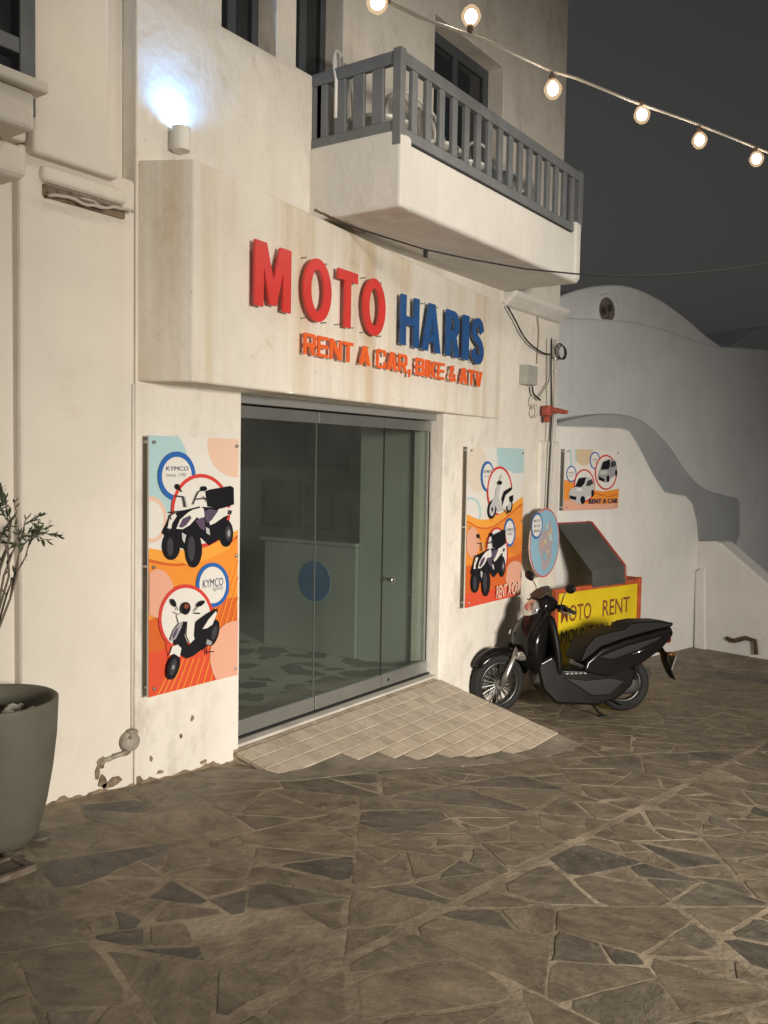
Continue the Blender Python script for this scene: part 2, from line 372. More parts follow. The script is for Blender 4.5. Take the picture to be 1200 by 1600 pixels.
for i, p in enumerate(stones):
    p = rough(p, .07 if dist(p) < 30 else .2, .006)
    cx = sum(q[0] for q in p)/len(p); cy = sum(q[1] for q in p)/len(p); cz = G(cx, cy)
    h = random.uniform(.0008, .0028); tx, ty = random.uniform(-.002, .002), random.uniform(-.002, .002); n = len(p)
    def V(q, kk, dz): x = cx+(q[0]-cx)*kk; y = cy+(q[1]-cy)*kk; return (x, y, G(x, y)+dz+(x-cx)*tx+(y-cy)*ty)
    sz = sqrt(abs(parea(p)))
    vv = [V(q, 1, -.03) for q in p] + [V(q, 1, h-.0006) for q in p] + [V(q, 1-.012/sz, h) for q in p]
    ff = [(a, (a+1) % n, n+(a+1) % n, n+a) for a in range(n)] + [(n+a, n+(a+1) % n, 2*n+(a+1) % n, 2*n+a) for a in range(n)] + [tuple(range(2*n, 3*n))]
    if i < 290:
        s_ = MB(); s_.add([(v[0]-cx, v[1]-cy, v[2]-cz) for v in vv], ff); o = s_.build('paving_stone', FLAG, ground, world=False, fix=False)
        o.location = Vector((cx, cy, cz)) - ground.location
    else: rest.add(vv, ff)
if rest.v: tag(rest.build('far_paving_stones', FLAG, ground, fix=False), kind='stuff')

# ------------------------------------------------------------------ tiled entrance ramp
W = 4.236                                      # the shop wall's plane
DW = W + .13                                   # the glass door's plane
def RZ(y): return .046 - .235*(W-y)
TILE = stone_mat('beige_paver', [(.40, .335, .255), (.47, .40, .315), (.43, .365, .28), (.50, .43, .34), (.42, .35, .27)], gscale=1.2, bump=.15, rough=.7, lo=.8, hi=1.18)
GROUT = mat('ramp_bed', (.38, .31, .23), .9, nscale=9, namt=.3, bump=.6, bscale=30)
CEM = mat('grey_cement', (.21, .178, .135), .9, nscale=5, namt=.3, bump=.7, bscale=14)
a = .1305
RX1, RY1 = 6.915, 4.19
bounds = [(4.30, 3.80), (4.97, 3.80), (5.25, 3.67), (5.36, 3.54), (5.65, 3.41), (5.78, 3.28), (6.17, 3.15), (6.95, 3.02)]
def front(x):
    for i in range(len(bounds)-1):
        if x <= bounds[i+1][0]: return bounds[i+1][1] if i+1 < len(bounds) else 3.02
    return 3.02
ramp = thing('entrance_ramp', (5.8, 3.7, 0), 'beige tiled ramp sloping down from the glass shop door', 'ramp')
mb = MB()                                      # the solid bed under the tiles
fp = [(4.32, 4.236), (4.32, 3.83), (4.97, 3.83), (5.25, 3.70), (5.65, 3.44), (5.78, 3.31), (6.17, 3.18), (6.3, 3.05), (RX1-.004, 3.03), (RX1-.004, 4.236)]
n = len(fp)
mb.add([(x, y, RZ(y)-.011) for x, y in fp]+[(x, y, G(x, y)-.12) for x, y in fp], [tuple(range(n)), tuple(range(n, 2*n))[::-1]]+[(i, n+i, n+(i+1) % n, (i+1) % n) for i in range(n)])
mb.build('ramp_bed', GROUT, ramp)
th_ = MB(); g_ = .003; hh = a/2-g_/2; c_ = .004
th_.add([(-hh, -hh, -.03), (hh, -hh, -.03), (hh, hh, -.03), (-hh, hh, -.03), (-hh, -hh, -.003), (hh, -hh, -.003), (hh, hh, -.003), (-hh, hh, -.003), (-hh+c_, -hh+c_, 0), (hh-c_, -hh+c_, 0), (hh-c_, hh-c_, 0), (-hh+c_, hh-c_, 0)],
        [(0, 1, 5, 4), (1, 2, 6, 5), (2, 3, 7, 6), (3, 0, 4, 7), (4, 5, 9, 8), (5, 6, 10, 9), (6, 7, 11, 10), (7, 4, 8, 11), (8, 9, 10, 11)])
tproto = None; low = {}
for i in range(20):
    x = RX1 - a*(i+.5)
    for j in range(9):
        y = RY1 - a*(j+.5)
        if y < front(x): continue
        low[i] = min(low.get(i, 9), y-a/2)
        if tproto is None: o = tproto = th_.build('tile', TILE, ramp, world=False)
        else: o = tproto.copy(); sc.collection.objects.link(o)
        o.location = Vector((x, y, RZ(y)+random.uniform(-.0015, .0015))) - ramp.location
        o.rotation_euler = (atan(.235)+random.uniform(-.006, .006), random.uniform(-.006, .006), random.uniform(-.006, .006))
# cement fillet between ramp and paving
mb = MB()
ol = [(3.9, 4.05), (4.05, 3.86), (4.3, 3.66), (4.6, 3.56), (4.9, 3.47), (5.2, 3.32), (5.5, 3.14), (5.8, 2.98), (6.2, 2.85), (6.7, 2.80), (7.1, 2.84)]
def outer(x):
    for (x0, y0), (x1, y1) in zip(ol, ol[1:]):
        if x <= x1: return y0+(y1-y0)*(x-x0)/(x1-x0)
    return ol[-1][1]
zig = [(3.9, 4.19), (4.06, 4.19), (4.2, 4.10), (4.295, 3.95)]
for i in sorted(low, reverse=True):
    xl, xr = RX1-a*(i+1), RX1-a*i; zig += [(xl+.001, low[i]), ((xl+xr)/2, low[i]), (xr-.001, low[i])]
zig += [(RX1+.05, 3.06), (RX1+.12, 3.02)]
zi = []; zo = []; n = len(zig)
for x, y in zig:
    zi.append((x, y, max(RZ(y)-.006, G(x, y)+.012) if 4.29 < x < RX1 else G(x, y)+.005)); yo = outer(x)+random.uniform(-.012, .012); zo.append((x+random.uniform(-.01, .01), min(yo, y-.02), G(x, yo)+.0032))
mb.add(zi+zo+[(x, y, z-.05) for x, y, z in zo], [(i, n+i, n+i+1, i+1) for i in range(n-1)]+[(n+i, 2*n+i, 2*n+i+1, n+i+1) for i in range(n-1)])
tag(mb.build('cement_apron', CEM, None), kind='structure')

# ------------------------------------------------------------------ shop building
shop = thing('shop_building', (6.5, W, -.1), 'white plastered shop building with glass front and projecting fascia', 'building')
XL, XR = 3.49, 9.42
def holed(name, x0, x1, z0, z1, holes, y0, y1, m_, parent, bevel=.03):
    xs = sorted({x0, x1, *[h[0] for h in holes], *[h[1] for h in holes]}); zs = sorted({z0, z1, *[h[2] for h in holes], *[h[3] for h in holes]})
    def isin(i, j):
        if i < 0 or j < 0 or i >= len(xs)-1 or j >= len(zs)-1: return False
        cx, cz = (xs[i]+xs[i+1])/2, (zs[j]+zs[j+1])/2
        return not any(h[0] < cx < h[1] and h[2] < cz < h[3] for h in holes)
    b = MB(); nz = len(zs)
    for y in (y0, y1): b.v += [(x, y, z) for x in xs for z in zs]
    N = len(xs)*nz; id_ = lambda i, j, s: s*N+i*nz+j
    for i in range(len(xs)-1):
        for j in range(len(zs)-1):
            if not isin(i, j): continue
            q = [id_(i, j, 0), id_(i+1, j, 0), id_(i+1, j+1, 0), id_(i, j+1, 0)]; b.f.append(tuple(q)); b.f.append(tuple(N+k for k in q[::-1]))
            for (di, dj, e) in ((-1, 0, (0, 3)), (1, 0, (1, 2)), (0, -1, (0, 1)), (0, 1, (3, 2))):
                if not isin(i+di, j+dj): p_, q_ = q[e[0]], q[e[1]]; b.f.append((p_, q_, N+q_, N+p_))
    b.m = [0]*len(b.f)
    return b.build(name, m_, parent, bevel=bevel, seg=3)
DX0, DX1, DZ0, DZ1 = 4.372, 6.975, .05, 2.447
Z2 = 3.72                                      # where the upper storey starts
w1 = (PY(347, 42, W).x, PY(432, 85, W).x, PY(360, 48, W).z, 6.2)
w2 = (PY(463, 100, W).x, PY(536, 100, W).x, PY(463, 104, W).z, 6.2)
d3 = (PY(680, 60, W).x, PY(788, 90, W).x, 3.80, PY(680, 20, W).z)
holed('wall', XL, XR, -.9, 8.6, [(DX0, DX1, -.95, DZ1), w1, w2, d3], W, W+.32, P_WALL, shop, .03)
mb = MB(); mb.box((XR-.3, W+.32, -.9), (XR-.002, 9.4, 8.6)); mb.build('end_wall', P_UP, shop)
mb = MB(); mb.box((DX0-.05, W+.02, -.6), (DX1+.05, W+.34, DZ0)); mb.build('door_sill', mat('sill_marble', (.5, .47, .42), .5, nscale=6, namt=.15), shop, bevel=.008)
# fascia: a wedge that stands proud on the left and dies into the wall on the right
fa0 = Vector((3.27*1.12, 3.516*1.12, 0)); fa1 = Vector((7.16*1.12, W-.012, 0)); fad = (fa1-fa0).normalized(); fan = Vector((fad.y, -fad.x, 0))
ZB = 2.448
tl = PP(303, 247, fa0, fan); tr = PP(785, 474, fa0, fan)
mb = MB()
ret = Vector((3.119*1.12, W+.02, 0))
pts = [(fa0.x, fa0.y), (fa1.x, fa1.y), (fa1.x, W+.02), (ret.x, ret.y)]
zt = [tl.z, tr.z, tr.z, tl.z]
mb.add([(x, y, ZB) for x, y in pts]+[(p[0], p[1], z) for p, z in zip(pts, zt)], [(3, 2, 1, 0), (4, 5, 6, 7), (0, 1, 5, 4), (1, 2, 6, 5), (2, 3, 7, 6), (3, 0, 4, 7)])
fascia = mb.build('fascia', P_FAS, shop, bevel=.018, seg=3)
for px, py in ((452, 616), (574, 633), (640, 641)):
    p = PZ(px, py-1, ZB); mb = MB(); mb.lathe([(.0, -.004), (.032, -.004), (.04, -.001), (.04, .01), (0, .01)], 16, M=Matrix.Translation((p.x, p.y, ZB)))
    mb.build('recessed_spotlight', WHITEP, shop, smooth=False)
# windows of the upper storey
def shutter(nm, x0, x1, z0, z1, y, mat_, panes=True, fr=.07):
    mb = MB()
    for bx in (((x0, y, z0), (x0+fr, y+.05, z1)), ((x1-fr, y, z0), (x1, y+.05, z1)), ((x0+fr, y, z0), (x1-fr, y+.05, z0+fr)), ((x0+fr, y, z1-fr), (x1-fr, y+.05, z1)), (((x0+x1)/2-.04, y-.004, z0+fr), ((x0+x1)/2+.04, y+.05, z1-fr))): mb.box(*bx)
    o = mb.build(nm, mat_, shop, bevel=.006)
    for sx0, sx1 in ((x0+fr, (x0+x1)/2-.04), ((x0+x1)/2+.04, x1-fr)):
        p = MB(); p.box((sx0, y+.02, z0+fr), (sx1, y+.03, z1-fr)); p.build('pane', WGLASS if panes else mat_, o)
    return o
shutter('window', w1[0]-.01, w1[1]+.01, w1[2]-.01, w1[3], W+.17, DKGREY)
shutter('window', w2[0]-.01, w2[1]+.01, w2[2]-.01, w2[3], W+.17, DKGREY)
o = shutter('balcony_door', d3[0]-.01, d3[1]+.01, d3[2], d3[3]+.01, W+.17, DKGREY, fr=.11)
# balcony
BX0, BX1, BY0, BZ0, BZ1 = 4.51*1.12, 7.22*1.12, 3.083*1.12, 2+1.535*1.12, 2+1.93*1.12
mb = MB()
prof = [(BY0, BZ0), (W+.05, BZ0+.0), (W+.05, BZ0+.16), (BY0+.12, BZ0+.16), (BY0+.12, BZ1), (BY0, BZ1)]
mb.prism([(BX0, y, z) for y, z in prof], (BX1-BX0, 0, 0))
slab = mb.build('balcony_slab', P_UP, shop, bevel=.03, seg=4)
mb = MB(); zt2 = 2+2.0*1.12
mb.prism([(BX0-.003, y, z) for y, z in ((W+.03, BZ0-.002), (BY0-.004, BZ0-.002), (BY0-.004, BZ1+.03), (BY0+.03, BZ1+.07), (W+.03, zt2))], (.14, 0, 0)); mb.build('balcony_kerb', P_UP, shop, bevel=.02)
mb = MB(); mb.box((BX1-.13, BY0-.012, BZ0+.02), (BX1+.012, W+.03, BZ1+.12)); mb.build('balcony_kerb', P_UP, shop, bevel=.03)
mb = MB(); mb.prism([(fa1.x+.03, W-.16, BZ0+.004), (fa1.x+.03, W-.13, BZ0-.05), (fa1.x+.03, W-.04, BZ0-.13), (fa1.x+.03, W+.05, BZ0-.17), (fa1.x+.03, W+.05, BZ0+.004)], (XR-fa1.x-.06, 0, 0)); mb.build('corbel', P_UP, shop, bevel=.04, seg=3)
# the railing
rail = bpy.data.objects.new('balcony_railing', None); sc.collection.objects.link(rail); rail.parent = shop
RZ0, RZ1 = 2+1.945*1.12, 2+2.46*1.12
y = BY0+.015
def rpart(nm, a, b, bv=.006): mb = MB(); mb.box(a, b); return mb.build(nm, GREYW, rail, bevel=bv)
rpart('top_rail', (BX0+.06, y-.005, RZ1-.085), (BX1-.03, y+.05, RZ1)); rpart('bottom_rail', (BX0+.06, y-.005, RZ0), (BX1-.03, y+.05, RZ0+.075))
rpart('corner_post', (BX0-.005, y-.012, RZ0-.05), (BX0+.058, y+.055, RZ1+.012)); rpart('end_post', (BX1-.028, y-.012, RZ0-.02), (BX1+.03, y+.055, RZ1+.01))
rpart('end_post', (BX1+.05, y+.01, RZ0+.06), (BX1+.11, y+.06, RZ1+.02))
N = 16
for i in range(N):
    x = BX0+.1+(BX1-BX0-.16)*(i+.5)/N; rpart('slat', (x-.035, y, RZ0+.077), (x+.035, y+.032, RZ1-.087), .004)
x = BX0+.004
rpart('top_rail', (x, y+.057, RZ1-.085), (x+.05, W-.002, RZ1)); rpart('bottom_rail', (x, y+.057, RZ0+.04), (x+.05, W-.002, RZ0+.12))
for i in range(4):
    yy = y+.13+(W-y-.12)*(i+.5)/4-.02; rpart('slat', (x+.005, yy-.045, RZ0+.122), (x+.037, yy+.045, RZ1-.087), .004)
for i, yy in enumerate((W-.06,)): rpart('slat', (x+.005, yy-.03, RZ0+.122), (x+.037, yy+.055, RZ1-.087), .004)
# narrow pier and edge mouldings at the far end of the shop wall
p0 = PY(838, 700, W); p1 = PY(866, 700, W)
mb = MB(); mb.box((p0.x, W-.05, -.8), (p1.x+.05, W+.02, PY(838, 688, W).z)); mb.build('corner_pier', P_WALL, shop, bevel=.03, seg=3)
# glass door: three frameless panels with aluminium shoes
doors = []
xs = [DX0-.06, 4.615*1.12*DW/W+.0, 5.385*1.12*DW/W, DX1-.03]
xs[1] = PY(491, 900, DW).x; xs[2] = PY(596.5, 900, DW).x
mb = MB(); mb.box((DX0-.02, DW-.05, 2.385), (DX1+.01, DW+.06, DZ1+.02)); mb.build('door_track', mat('track_grey', (.2, .2, .195), .5), shop, bevel=.004)
for i in range(3):
    x0, x1 = xs[i]+.006, xs[i+1]-.006; zb = .062; ztp = 2.372
    dp = bpy.data.objects.new('door_panel', None); sc.collection.objects.link(dp); dp.parent = shop
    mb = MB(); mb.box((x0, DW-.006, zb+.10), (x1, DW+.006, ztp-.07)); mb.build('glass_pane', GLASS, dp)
    mb = MB(); mb.box((x0, DW-.022, zb+.008), (x1, DW+.022, zb+.118)); mb.build('bottom_shoe', ALU, dp, bevel=.004)
    mb = MB(); mb.box((x0, DW-.02, ztp-.085), (x1, DW+.02, ztp)); mb.build('top_shoe', ALU, dp, bevel=.004)
    mb = MB(); mb.box((x1+.003, DW-.006, zb+.02), (x1+.009, DW+.006, ztp)); mb.build('gasket', mat('clear_gasket', (.12, .13, .12), .4) if i == 0 else BLACKRUB, dp)
    if i == 2:
        for s_ in (-1, 1):
            p = PY(605, 905, DW); mb = MB(); mb.lathe([(.012, 0), (.012, .02), (.02, .028), (.027, .04), (.027, .052), (.02, .06), (0, .062)], 16, M=ALIGN((p.x, DW+s_*.006, p.z), (0, s_, 0))); mb.build('knob', CHROME, dp, smooth=True)
        p = PY(600, 1073, DW); mb = MB(); mb.lathe([(0, 0), (.014, 0), (.014, .006), (0, .007)], 12, M=ALIGN((p.x+.03, DW-.021, zb+.06), (0, -1, 0))); mb.build('lock', BLACKRUB, dp)
mb = MB(); mb.box((DX0-.02, DW-.03, .049), (DX1+.01, DW+.03, .066)); mb.build('floor_track', BLACKRUB, shop)
# interior room
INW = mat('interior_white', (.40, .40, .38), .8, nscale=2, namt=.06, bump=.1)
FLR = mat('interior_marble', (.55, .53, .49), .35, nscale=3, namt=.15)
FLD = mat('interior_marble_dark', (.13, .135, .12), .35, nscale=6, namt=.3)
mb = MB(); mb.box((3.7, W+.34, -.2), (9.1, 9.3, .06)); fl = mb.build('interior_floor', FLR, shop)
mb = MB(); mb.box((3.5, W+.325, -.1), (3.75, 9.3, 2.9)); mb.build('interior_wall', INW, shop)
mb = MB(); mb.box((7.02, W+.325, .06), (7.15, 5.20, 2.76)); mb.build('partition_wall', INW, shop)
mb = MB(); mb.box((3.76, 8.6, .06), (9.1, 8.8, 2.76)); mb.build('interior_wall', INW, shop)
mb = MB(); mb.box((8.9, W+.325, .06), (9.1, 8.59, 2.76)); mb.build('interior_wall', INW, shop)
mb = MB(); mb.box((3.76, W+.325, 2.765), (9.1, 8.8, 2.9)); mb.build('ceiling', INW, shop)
rnd = random.Random(3)
cnt = 0
while cnt < 120:
    x, y = rnd.uniform(4.3, 7.0), rnd.uniform(W+.4, 6.9); r = rnd.uniform(.06, .15); ang = rnd.uniform(0, pi); el = rnd.uniform(1, 2.2); n = rnd.randint(4, 6)
    q = []
    for i in range(n):
        t = 2*pi*(i+rnd.uniform(-.3, .3))/n; ux, uy = r*el*cos(t), r*sin(t); q.append((x+ux*cos(ang)-uy*sin(ang), y+ux*sin(ang)+uy*cos(ang), .0602))
    mb = MB(); mb.prism(q, (0, 0, .0018+.00001*cnt)); mb.build('marble_piece', FLD, fl); cnt += 1

# ------------------------------------------------------------------ neighbouring building on the left
nei = thing('neighbouring_building', (2.2, W, 0), 'cream plastered building with pilaster and ledges left of the shop', 'building')
xa = PY(33, 700, W).x; xb = PY(206, 900, W).x
mb = MB(); mb.box((-6, W+.07, -.6), (xa+.02, W+.5, 7)); mb.build('recessed_wall', P_NEI, nei, bevel=.02)
mb = MB(); mb.box((xa, W+.004, -.6), (XL-.002, W+.5, 2+1.43*1.12)); mb.build('wall', P_NEI, nei, bevel=.02)
xr1 = PY(180, 150, W-.1).x; zb1 = PY(190, 283, W-.06).z; xl1 = PY(57, 150, W-.1).x
mb = MB()                                       # upper pilaster, flaring out at the foot
prof = [(0, 6.9), (0, zb1+.30), (.01, zb1+.2), (.04, zb1+.1), (.07, zb1+.04), (.07, zb1)]
rings = []
for e, z in prof: rings.append([(xl1+.02-e*.2, W-.05-e*.25, z), (xr1+e*.8, W-.05-e*.25, z), (xr1+e*.55, W+.3, z), (xl1+.02-e*.2, W+.3, z)])
mb.loft(rings); mb.build('pilaster', P_NEI, nei, bevel=.02, seg=3)
mb = MB(); mb.box((xr1-.1, W+.12, 2.5), (XL-.004, W+.6, 7)); mb.build('recess_wall', P_NEI, nei)
mb = MB(); mb.box((-6, W-.02, 2+1.43*1.12), (xl1-.0, W+.4, 7)); mb.build('upper_wall', P_NEI, nei, bevel=.02)
za = PY(205, 325, W-.1).z
mb = MB(); mb.box((PY(76, 300, W-.08).x, W-.035, za+.03), (PY(209, 310, W-.08).x, W+.1, zb1-.03)); mb.build('ledge', P_NEI, nei, bevel=.03, seg=3)
mb = MB(); mb.box((PY(77, 300, W-.06).x, W-.012, za-.045), (PY(206, 310, W-.06).x, W+.1, za+.028)); mb.build('slot', CRACK, nei, bevel=.015)
for k in range(4):
    rr = random.Random(k); pts = []
    for i in range(14):
        t = i/13; p = PY(74+t*132, 300+t*28+5*sin(t*9+k)*.5+k*1.6, W-.04); pts.append((p.x, p.y-.004*k, p.z+rr.uniform(-.006, .006)))
    mb = MB(); mb.tube(pts, .006 if k < 3 else .009, 6); mb.build('wire', WIREW if k % 2 else mat('grey_wire', (.2, .18, .15), .7), nei, smooth=True)
# corner of its balcony and window, top left
p = PY(65, 132, W-.55); q = PY(53, 205, W-.5)
zs1 = PY(53, 205, W-.5).z; zs2 = PY(68, 130, W-.5).z
xe = PY(55, 190, W-.5).x
mb = MB(); mb.box((-3, W-.5, zs1), (xe, W, zs2-.06)); mb.build('balcony_slab', P_NEI, nei, bevel=.02)
mb = MB(); mb.box((-3, W-.54, zs2-.058), (xe+.05, W+.01, zs2-.005)); mb.build('balcony_edge', P_NEI, nei, bevel=.015, seg=3)
mb = MB(); xk = PY(26, 215, W-.2).x; mb.box((-3, W-.3, zs1-.16), (xk, W, zs1-.002)); mb.build('corbel', P_NEI, nei, bevel=.04, seg=3)
wn = MB(); xw = PY(56, 60, W-.10).x
wn.box((xw-.09, W-.10, zs2), (xw, W-.02, 7)); wn.box((xw-1.2, W-.10, zs2+.28), (xw-.09, W-.03, zs2+.36)); wn.box((xw-.26, W-.085, zs2+.36), (xw-.2, W-.03, 7))
wo = wn.build('window', DKGREY, nei, bevel=.006)
mb = MB(); mb.box((xw-1.2, W-.05, zs2), (xw-.09, W-.035, 7)); mb.build('pane', WGLASS, wo)
mb = MB(); mb.tube([(PY(208, 600, W-.0).x, W-.0, PY(208, 600, W).z), (PY(206, 1150, W).x, W+.0, PY(206, 1150, W).z)], .010, 8); mb.build('buried_conduit', P_NEI, nei, smooth=True)
# broken render at the foot of the wall
rr = random.Random(11)
for (px, py, sx, sz) in ((158, 1192, .035, .035), (172, 1186, .05, .012), (152, 1206, .018, .05), (236, 1186, .012, .02), (282, 1150, .012, .016), (300, 1122, .018, .02), (318, 1190, .04, .014), (250, 1206, .03, .012), (190, 1178, .10, .022), (160, 1222, .03, .045), (178, 1222, .08, .03), (150, 1238, .07, .015), (215, 1228, .05, .018), (330, 1204, .08, .010), (266, 1216, .1, .010), (100, 1256, .09, .010)):
    p = PY(px, py, W); q = []
    for i in range(11): t = 2*pi*i/11; e = rr.uniform(.6, 1.15); q.append((p.x+sx*e*cos(t), W-.0015, p.z+sz*e*sin(t)))
    mb = MB(); mb.prism(q, (0, -.004, 0)); mb.build('broken_render_patch', CRACK, nei)

def dirt_line(x0, x1, hmax, seed):
    r_ = random.Random(seed); n_ = int((x1-x0)/.025); lo, hi = [], []
    for i in range(n_+1):
        x = x0+(x1-x0)*i/n_; h_ = hmax*(.15+.85*abs(sin(x*5.3+seed)*sin(x*11.7+1)))*r_.uniform(.4, 1.1); lo.append((x, W-.0035, G(x, W)-.02)); hi.append((x, W-.0035, G(x, W)+h_))
    mb = MB(); mb.prism(lo+hi[::-1], (0, .003, 0)); return mb
dirt_line(PY(75, 1262, W).x-.35, XL-.01, .035, 1).build('dirt_edge', CRACK, nei); dirt_line(XL+.01, DX0-.01, .05, 2).build('dirt_edge', CRACK, shop); dirt_line(DX1+.02, XR-.1, .03, 3).build('dirt_edge', CRACK, shop)
# ------------------------------------------------------------------ raised lettering
def text_geo(s, bold=.0, ext=0., res=6, bev=0.):
    c = bpy.data.curves.new('t', 'FONT'); c.body = s; c.size = 1; c.offset = bold; c.extrude = ext; c.resolution_u = res; c.bevel_depth = bev
    o = bpy.data.objects.new('t', c); sc.collection.objects.link(o); dg = bpy.context.evaluated_depsgraph_get(); dg.update()
    me = bpy.data.meshes.new_from_object(o.evaluated_get(dg)); v = [tuple(x.co) for x in me.vertices]; f = [tuple(p.vertices) for p in me.polygons]
    bpy.data.objects.remove(o); bpy.data.meshes.remove(me); bpy.data.curves.remove(c); return v, f
def bbox(v): return min(p[0] for p in v), max(p[0] for p in v), min(p[1] for p in v), max(p[1] for p in v)
def arc(cx, cy, rx, ry, a0, a1, n=10): return [(cx+rx*cos(radians(a0+(a1-a0)*i/n)), cy+ry*sin(radians(a0+(a1-a0)*i/n))) for i in range(n+1)]
def crom(pts, n=6):
    out = []; Q = [pts[0]]+list(pts)+[pts[-1]]
    for i in range(1, len(Q)-2):
        for j in range(n):
            t = j/n; out.append(tuple(.5*(2*Q[i][k]+(-Q[i-1][k]+Q[i+1][k])*t+(2*Q[i-1][k]-5*Q[i][k]+4*Q[i+1][k]-Q[i+2][k])*t*t+(-Q[i-1][k]+3*Q[i][k]-3*Q[i+1][k]+Q[i+2][k])*t**3) for k in (0, 1)))
    return out+[pts[-1]]
def stroke(pts, hx, hy):
    l_, r_ = [], []
    for i, p in enumerate(pts):
        a_, b_ = pts[max(0, i-1)], pts[min(len(pts)-1, i+1)]; dx, dy = b_[0]-a_[0], b_[1]-a_[1]; d = sqrt(dx*dx+dy*dy); nx, ny = -dy/d*hx, dx/d*hy
        l_.append((p[0]+nx, p[1]+ny)); r_.append((p[0]-nx, p[1]-ny))
    return l_+r_[::-1]
GB = {'M': [[(0, 0), (0, 1), (.31, 1), (.5, .45), (.69, 1), (1, 1), (1, 0), (.77, 0), (.77, .62), (.59, .06), (.41, .06), (.23, .62), (.23, 0)]],
      'O': [arc(.5, .5, .5, .5, 0, 350, 35), arc(.5, .5, .235, .33, 0, 350, 35)],
      'T': [[(0, 1), (1, 1), (1, .82), (.65, .82), (.65, 0), (.35, 0), (.35, .82), (0, .82)]],
      'H': [[(0, 0), (0, 1), (.27, 1), (.27, .59), (.73, .59), (.73, 1), (1, 1), (1, 0), (.73, 0), (.73, .42), (.27, .42), (.27, 0)]],
      'A': [[(0, 0), (.34, 1), (.66, 1), (1, 0), (.71, 0), (.65, .19), (.35, .19), (.29, 0)], [(.40, .36), (.60, .36), (.5, .72)]],
      'R': [[(0, 0), (0, 1)]+arc(.53, .705, .43, .295, 90, -60, 12)+[(1, 0), (.68, 0), (.44, .39), (.31, .39), (.31, 0)], [(.31, .57), (.31, .83)]+arc(.48, .70, .16, .13, 90, -90, 8)],
      'I': [[(0, 0), (0, 1), (1, 1), (1, 0)]],
      'S': [stroke(crom([(.84, .70), (.74, .85), (.5, .905), (.24, .85), (.15, .715), (.27, .585), (.5, .51), (.75, .42), (.855, .285), (.76, .15), (.5, .095), (.24, .15), (.14, .30)]), .15, .098)]}
GS = {'R': [[(0, 0), (0, 1), (.87, 1), (1, .88), (1, .48), (.88, .36), (.76, .35), (1, 0), (.70, 0), (.47, .35), (.21, .35), (.21, 0)], [(.21, .55), (.21, .84), (.79, .84), (.79, .55)]],
      'E': [[(0, 0), (0, 1), (1, 1), (1, .84), (.22, .84), (.22, .6), (.93, .6), (.93, .42), (.22, .42), (.22, .16), (1, .16), (1, 0)]],
      'N': [[(0, 0), (0, 1), (.29, 1), (.80, .38), (.80, 1), (1, 1), (1, 0), (.77, 0), (.20, .63), (.20, 0)]],
      'T': [[(0, 1), (1, 1), (1, .84), (.64, .84), (.64, 0), (.38, 0), (.38, .84), (0, .84)]], 'A': GB['A'],
      'C': [[(.13, 0), (0, .12), (0, .88), (.13, 1), (.87, 1), (1, .88), (1, .66), (.80, .66), (.80, .84), (.21, .84), (.21, .16), (.80, .16), (.80, .36), (1, .36), (1, .12), (.87, 0)]],
      'B': [[(0, 0), (0, 1), (.86, 1), (.97, .9), (.97, .62), (.88, .52), (1, .42), (1, .1), (.88, 0)], [(.20, .6), (.20, .82), (.78, .82), (.78, .6)], [(.20, .18), (.20, .42), (.80, .42), (.80, .18)]],
      'I': GB['I'], 'K': [[(0, 0), (0, 1), (.22, 1), (.22, .6), (.65, 1), (1, 1), (.52, .52), (1, 0), (.65, 0), (.22, .41), (.22, 0)]], 'V': [[(0, 1), (.3, 1), (.5, .3), (.7, 1), (1, 1), (.66, 0), (.34, 0)]],
      ',': [[(.1, -.2), (.2, .0), (0, .0), (0, .24), (1, .24), (1, 0), (.6, -.2)]],
      '&': [stroke(crom([(.97, .06), (.62, .38), (.3, .70), (.32, .86), (.5, .9), (.63, .78), (.5, .62), (.2, .43), (.12, .25), (.28, .1), (.52, .1), (.79, .25), (.86, .48)]), .10, .085)]}
GWD = {'R': 1, 'E': .92, 'N': 1.05, 'T': .92, 'A': 1.08, 'C': 1, 'B': 1, 'I': .27, 'K': 1, 'V': 1.05, ',': .26, '&': .9, ' ': .32}
def glyph_geo(outl):
    c = bpy.data.curves.new('g', 'CURVE'); c.dimensions = '2D'; c.fill_mode = 'BOTH'; c.extrude = .5
    for p in outl:
        sp = c.splines.new('POLY'); sp.points.add(len(p)-1); sp.use_cyclic_u = True
        for q, pt in zip(p, sp.points): pt.co = (q[0], q[1], 0, 1)
    o = bpy.data.objects.new('g', c); sc.collection.objects.link(o); dg = bpy.context.evaluated_depsgraph_get(); dg.update()
    me = bpy.data.meshes.new_from_object(o.evaluated_get(dg)); v = [tuple(x.co) for x in me.vertices]; f = [tuple(p.vertices) for p in me.polygons]
    bpy.data.objects.remove(o); bpy.data.meshes.remove(me); bpy.data.curves.remove(c); return v, f
def place_letter(parent, outl, s0, s1, z0, z1, p0, ax, nrm, off, depth, m_, pins):
    v, f = glyph_geo(outl)
    out = [p0 + ax*(s0+x*(s1-s0)) + Vector((0, 0, z0+y_*(z1-z0))) + nrm*(off+(z+.5)*depth) for x, y_, z in v]
    mb = MB(); mb.add(out, f); o = mb.build('letter', m_, parent)
    for (u_, w_) in pins:
        mb = MB(); c = p0+ax*(s0+(s1-s0)*u_)+Vector((0, 0, z0+(z1-z0)*w_)); mb.tube([c-nrm*.002, c+nrm*(off+.003)], .006, 6)
        mb.build('standoff_pin', STEEL, o)
    return o
PIN4 = ((.14, .03), (.86, .03), (.14, .97), (.86, .97))
LO, LD = .045, .017
fp0 = Vector((fa0.x, fa0.y, 0)) + fan*(LO+LD)
def FS(cx, cy): p = PP(360+cx*.3667, 350+cy*.3667, fp0, fan); return (p-fp0).dot(fad), p.z
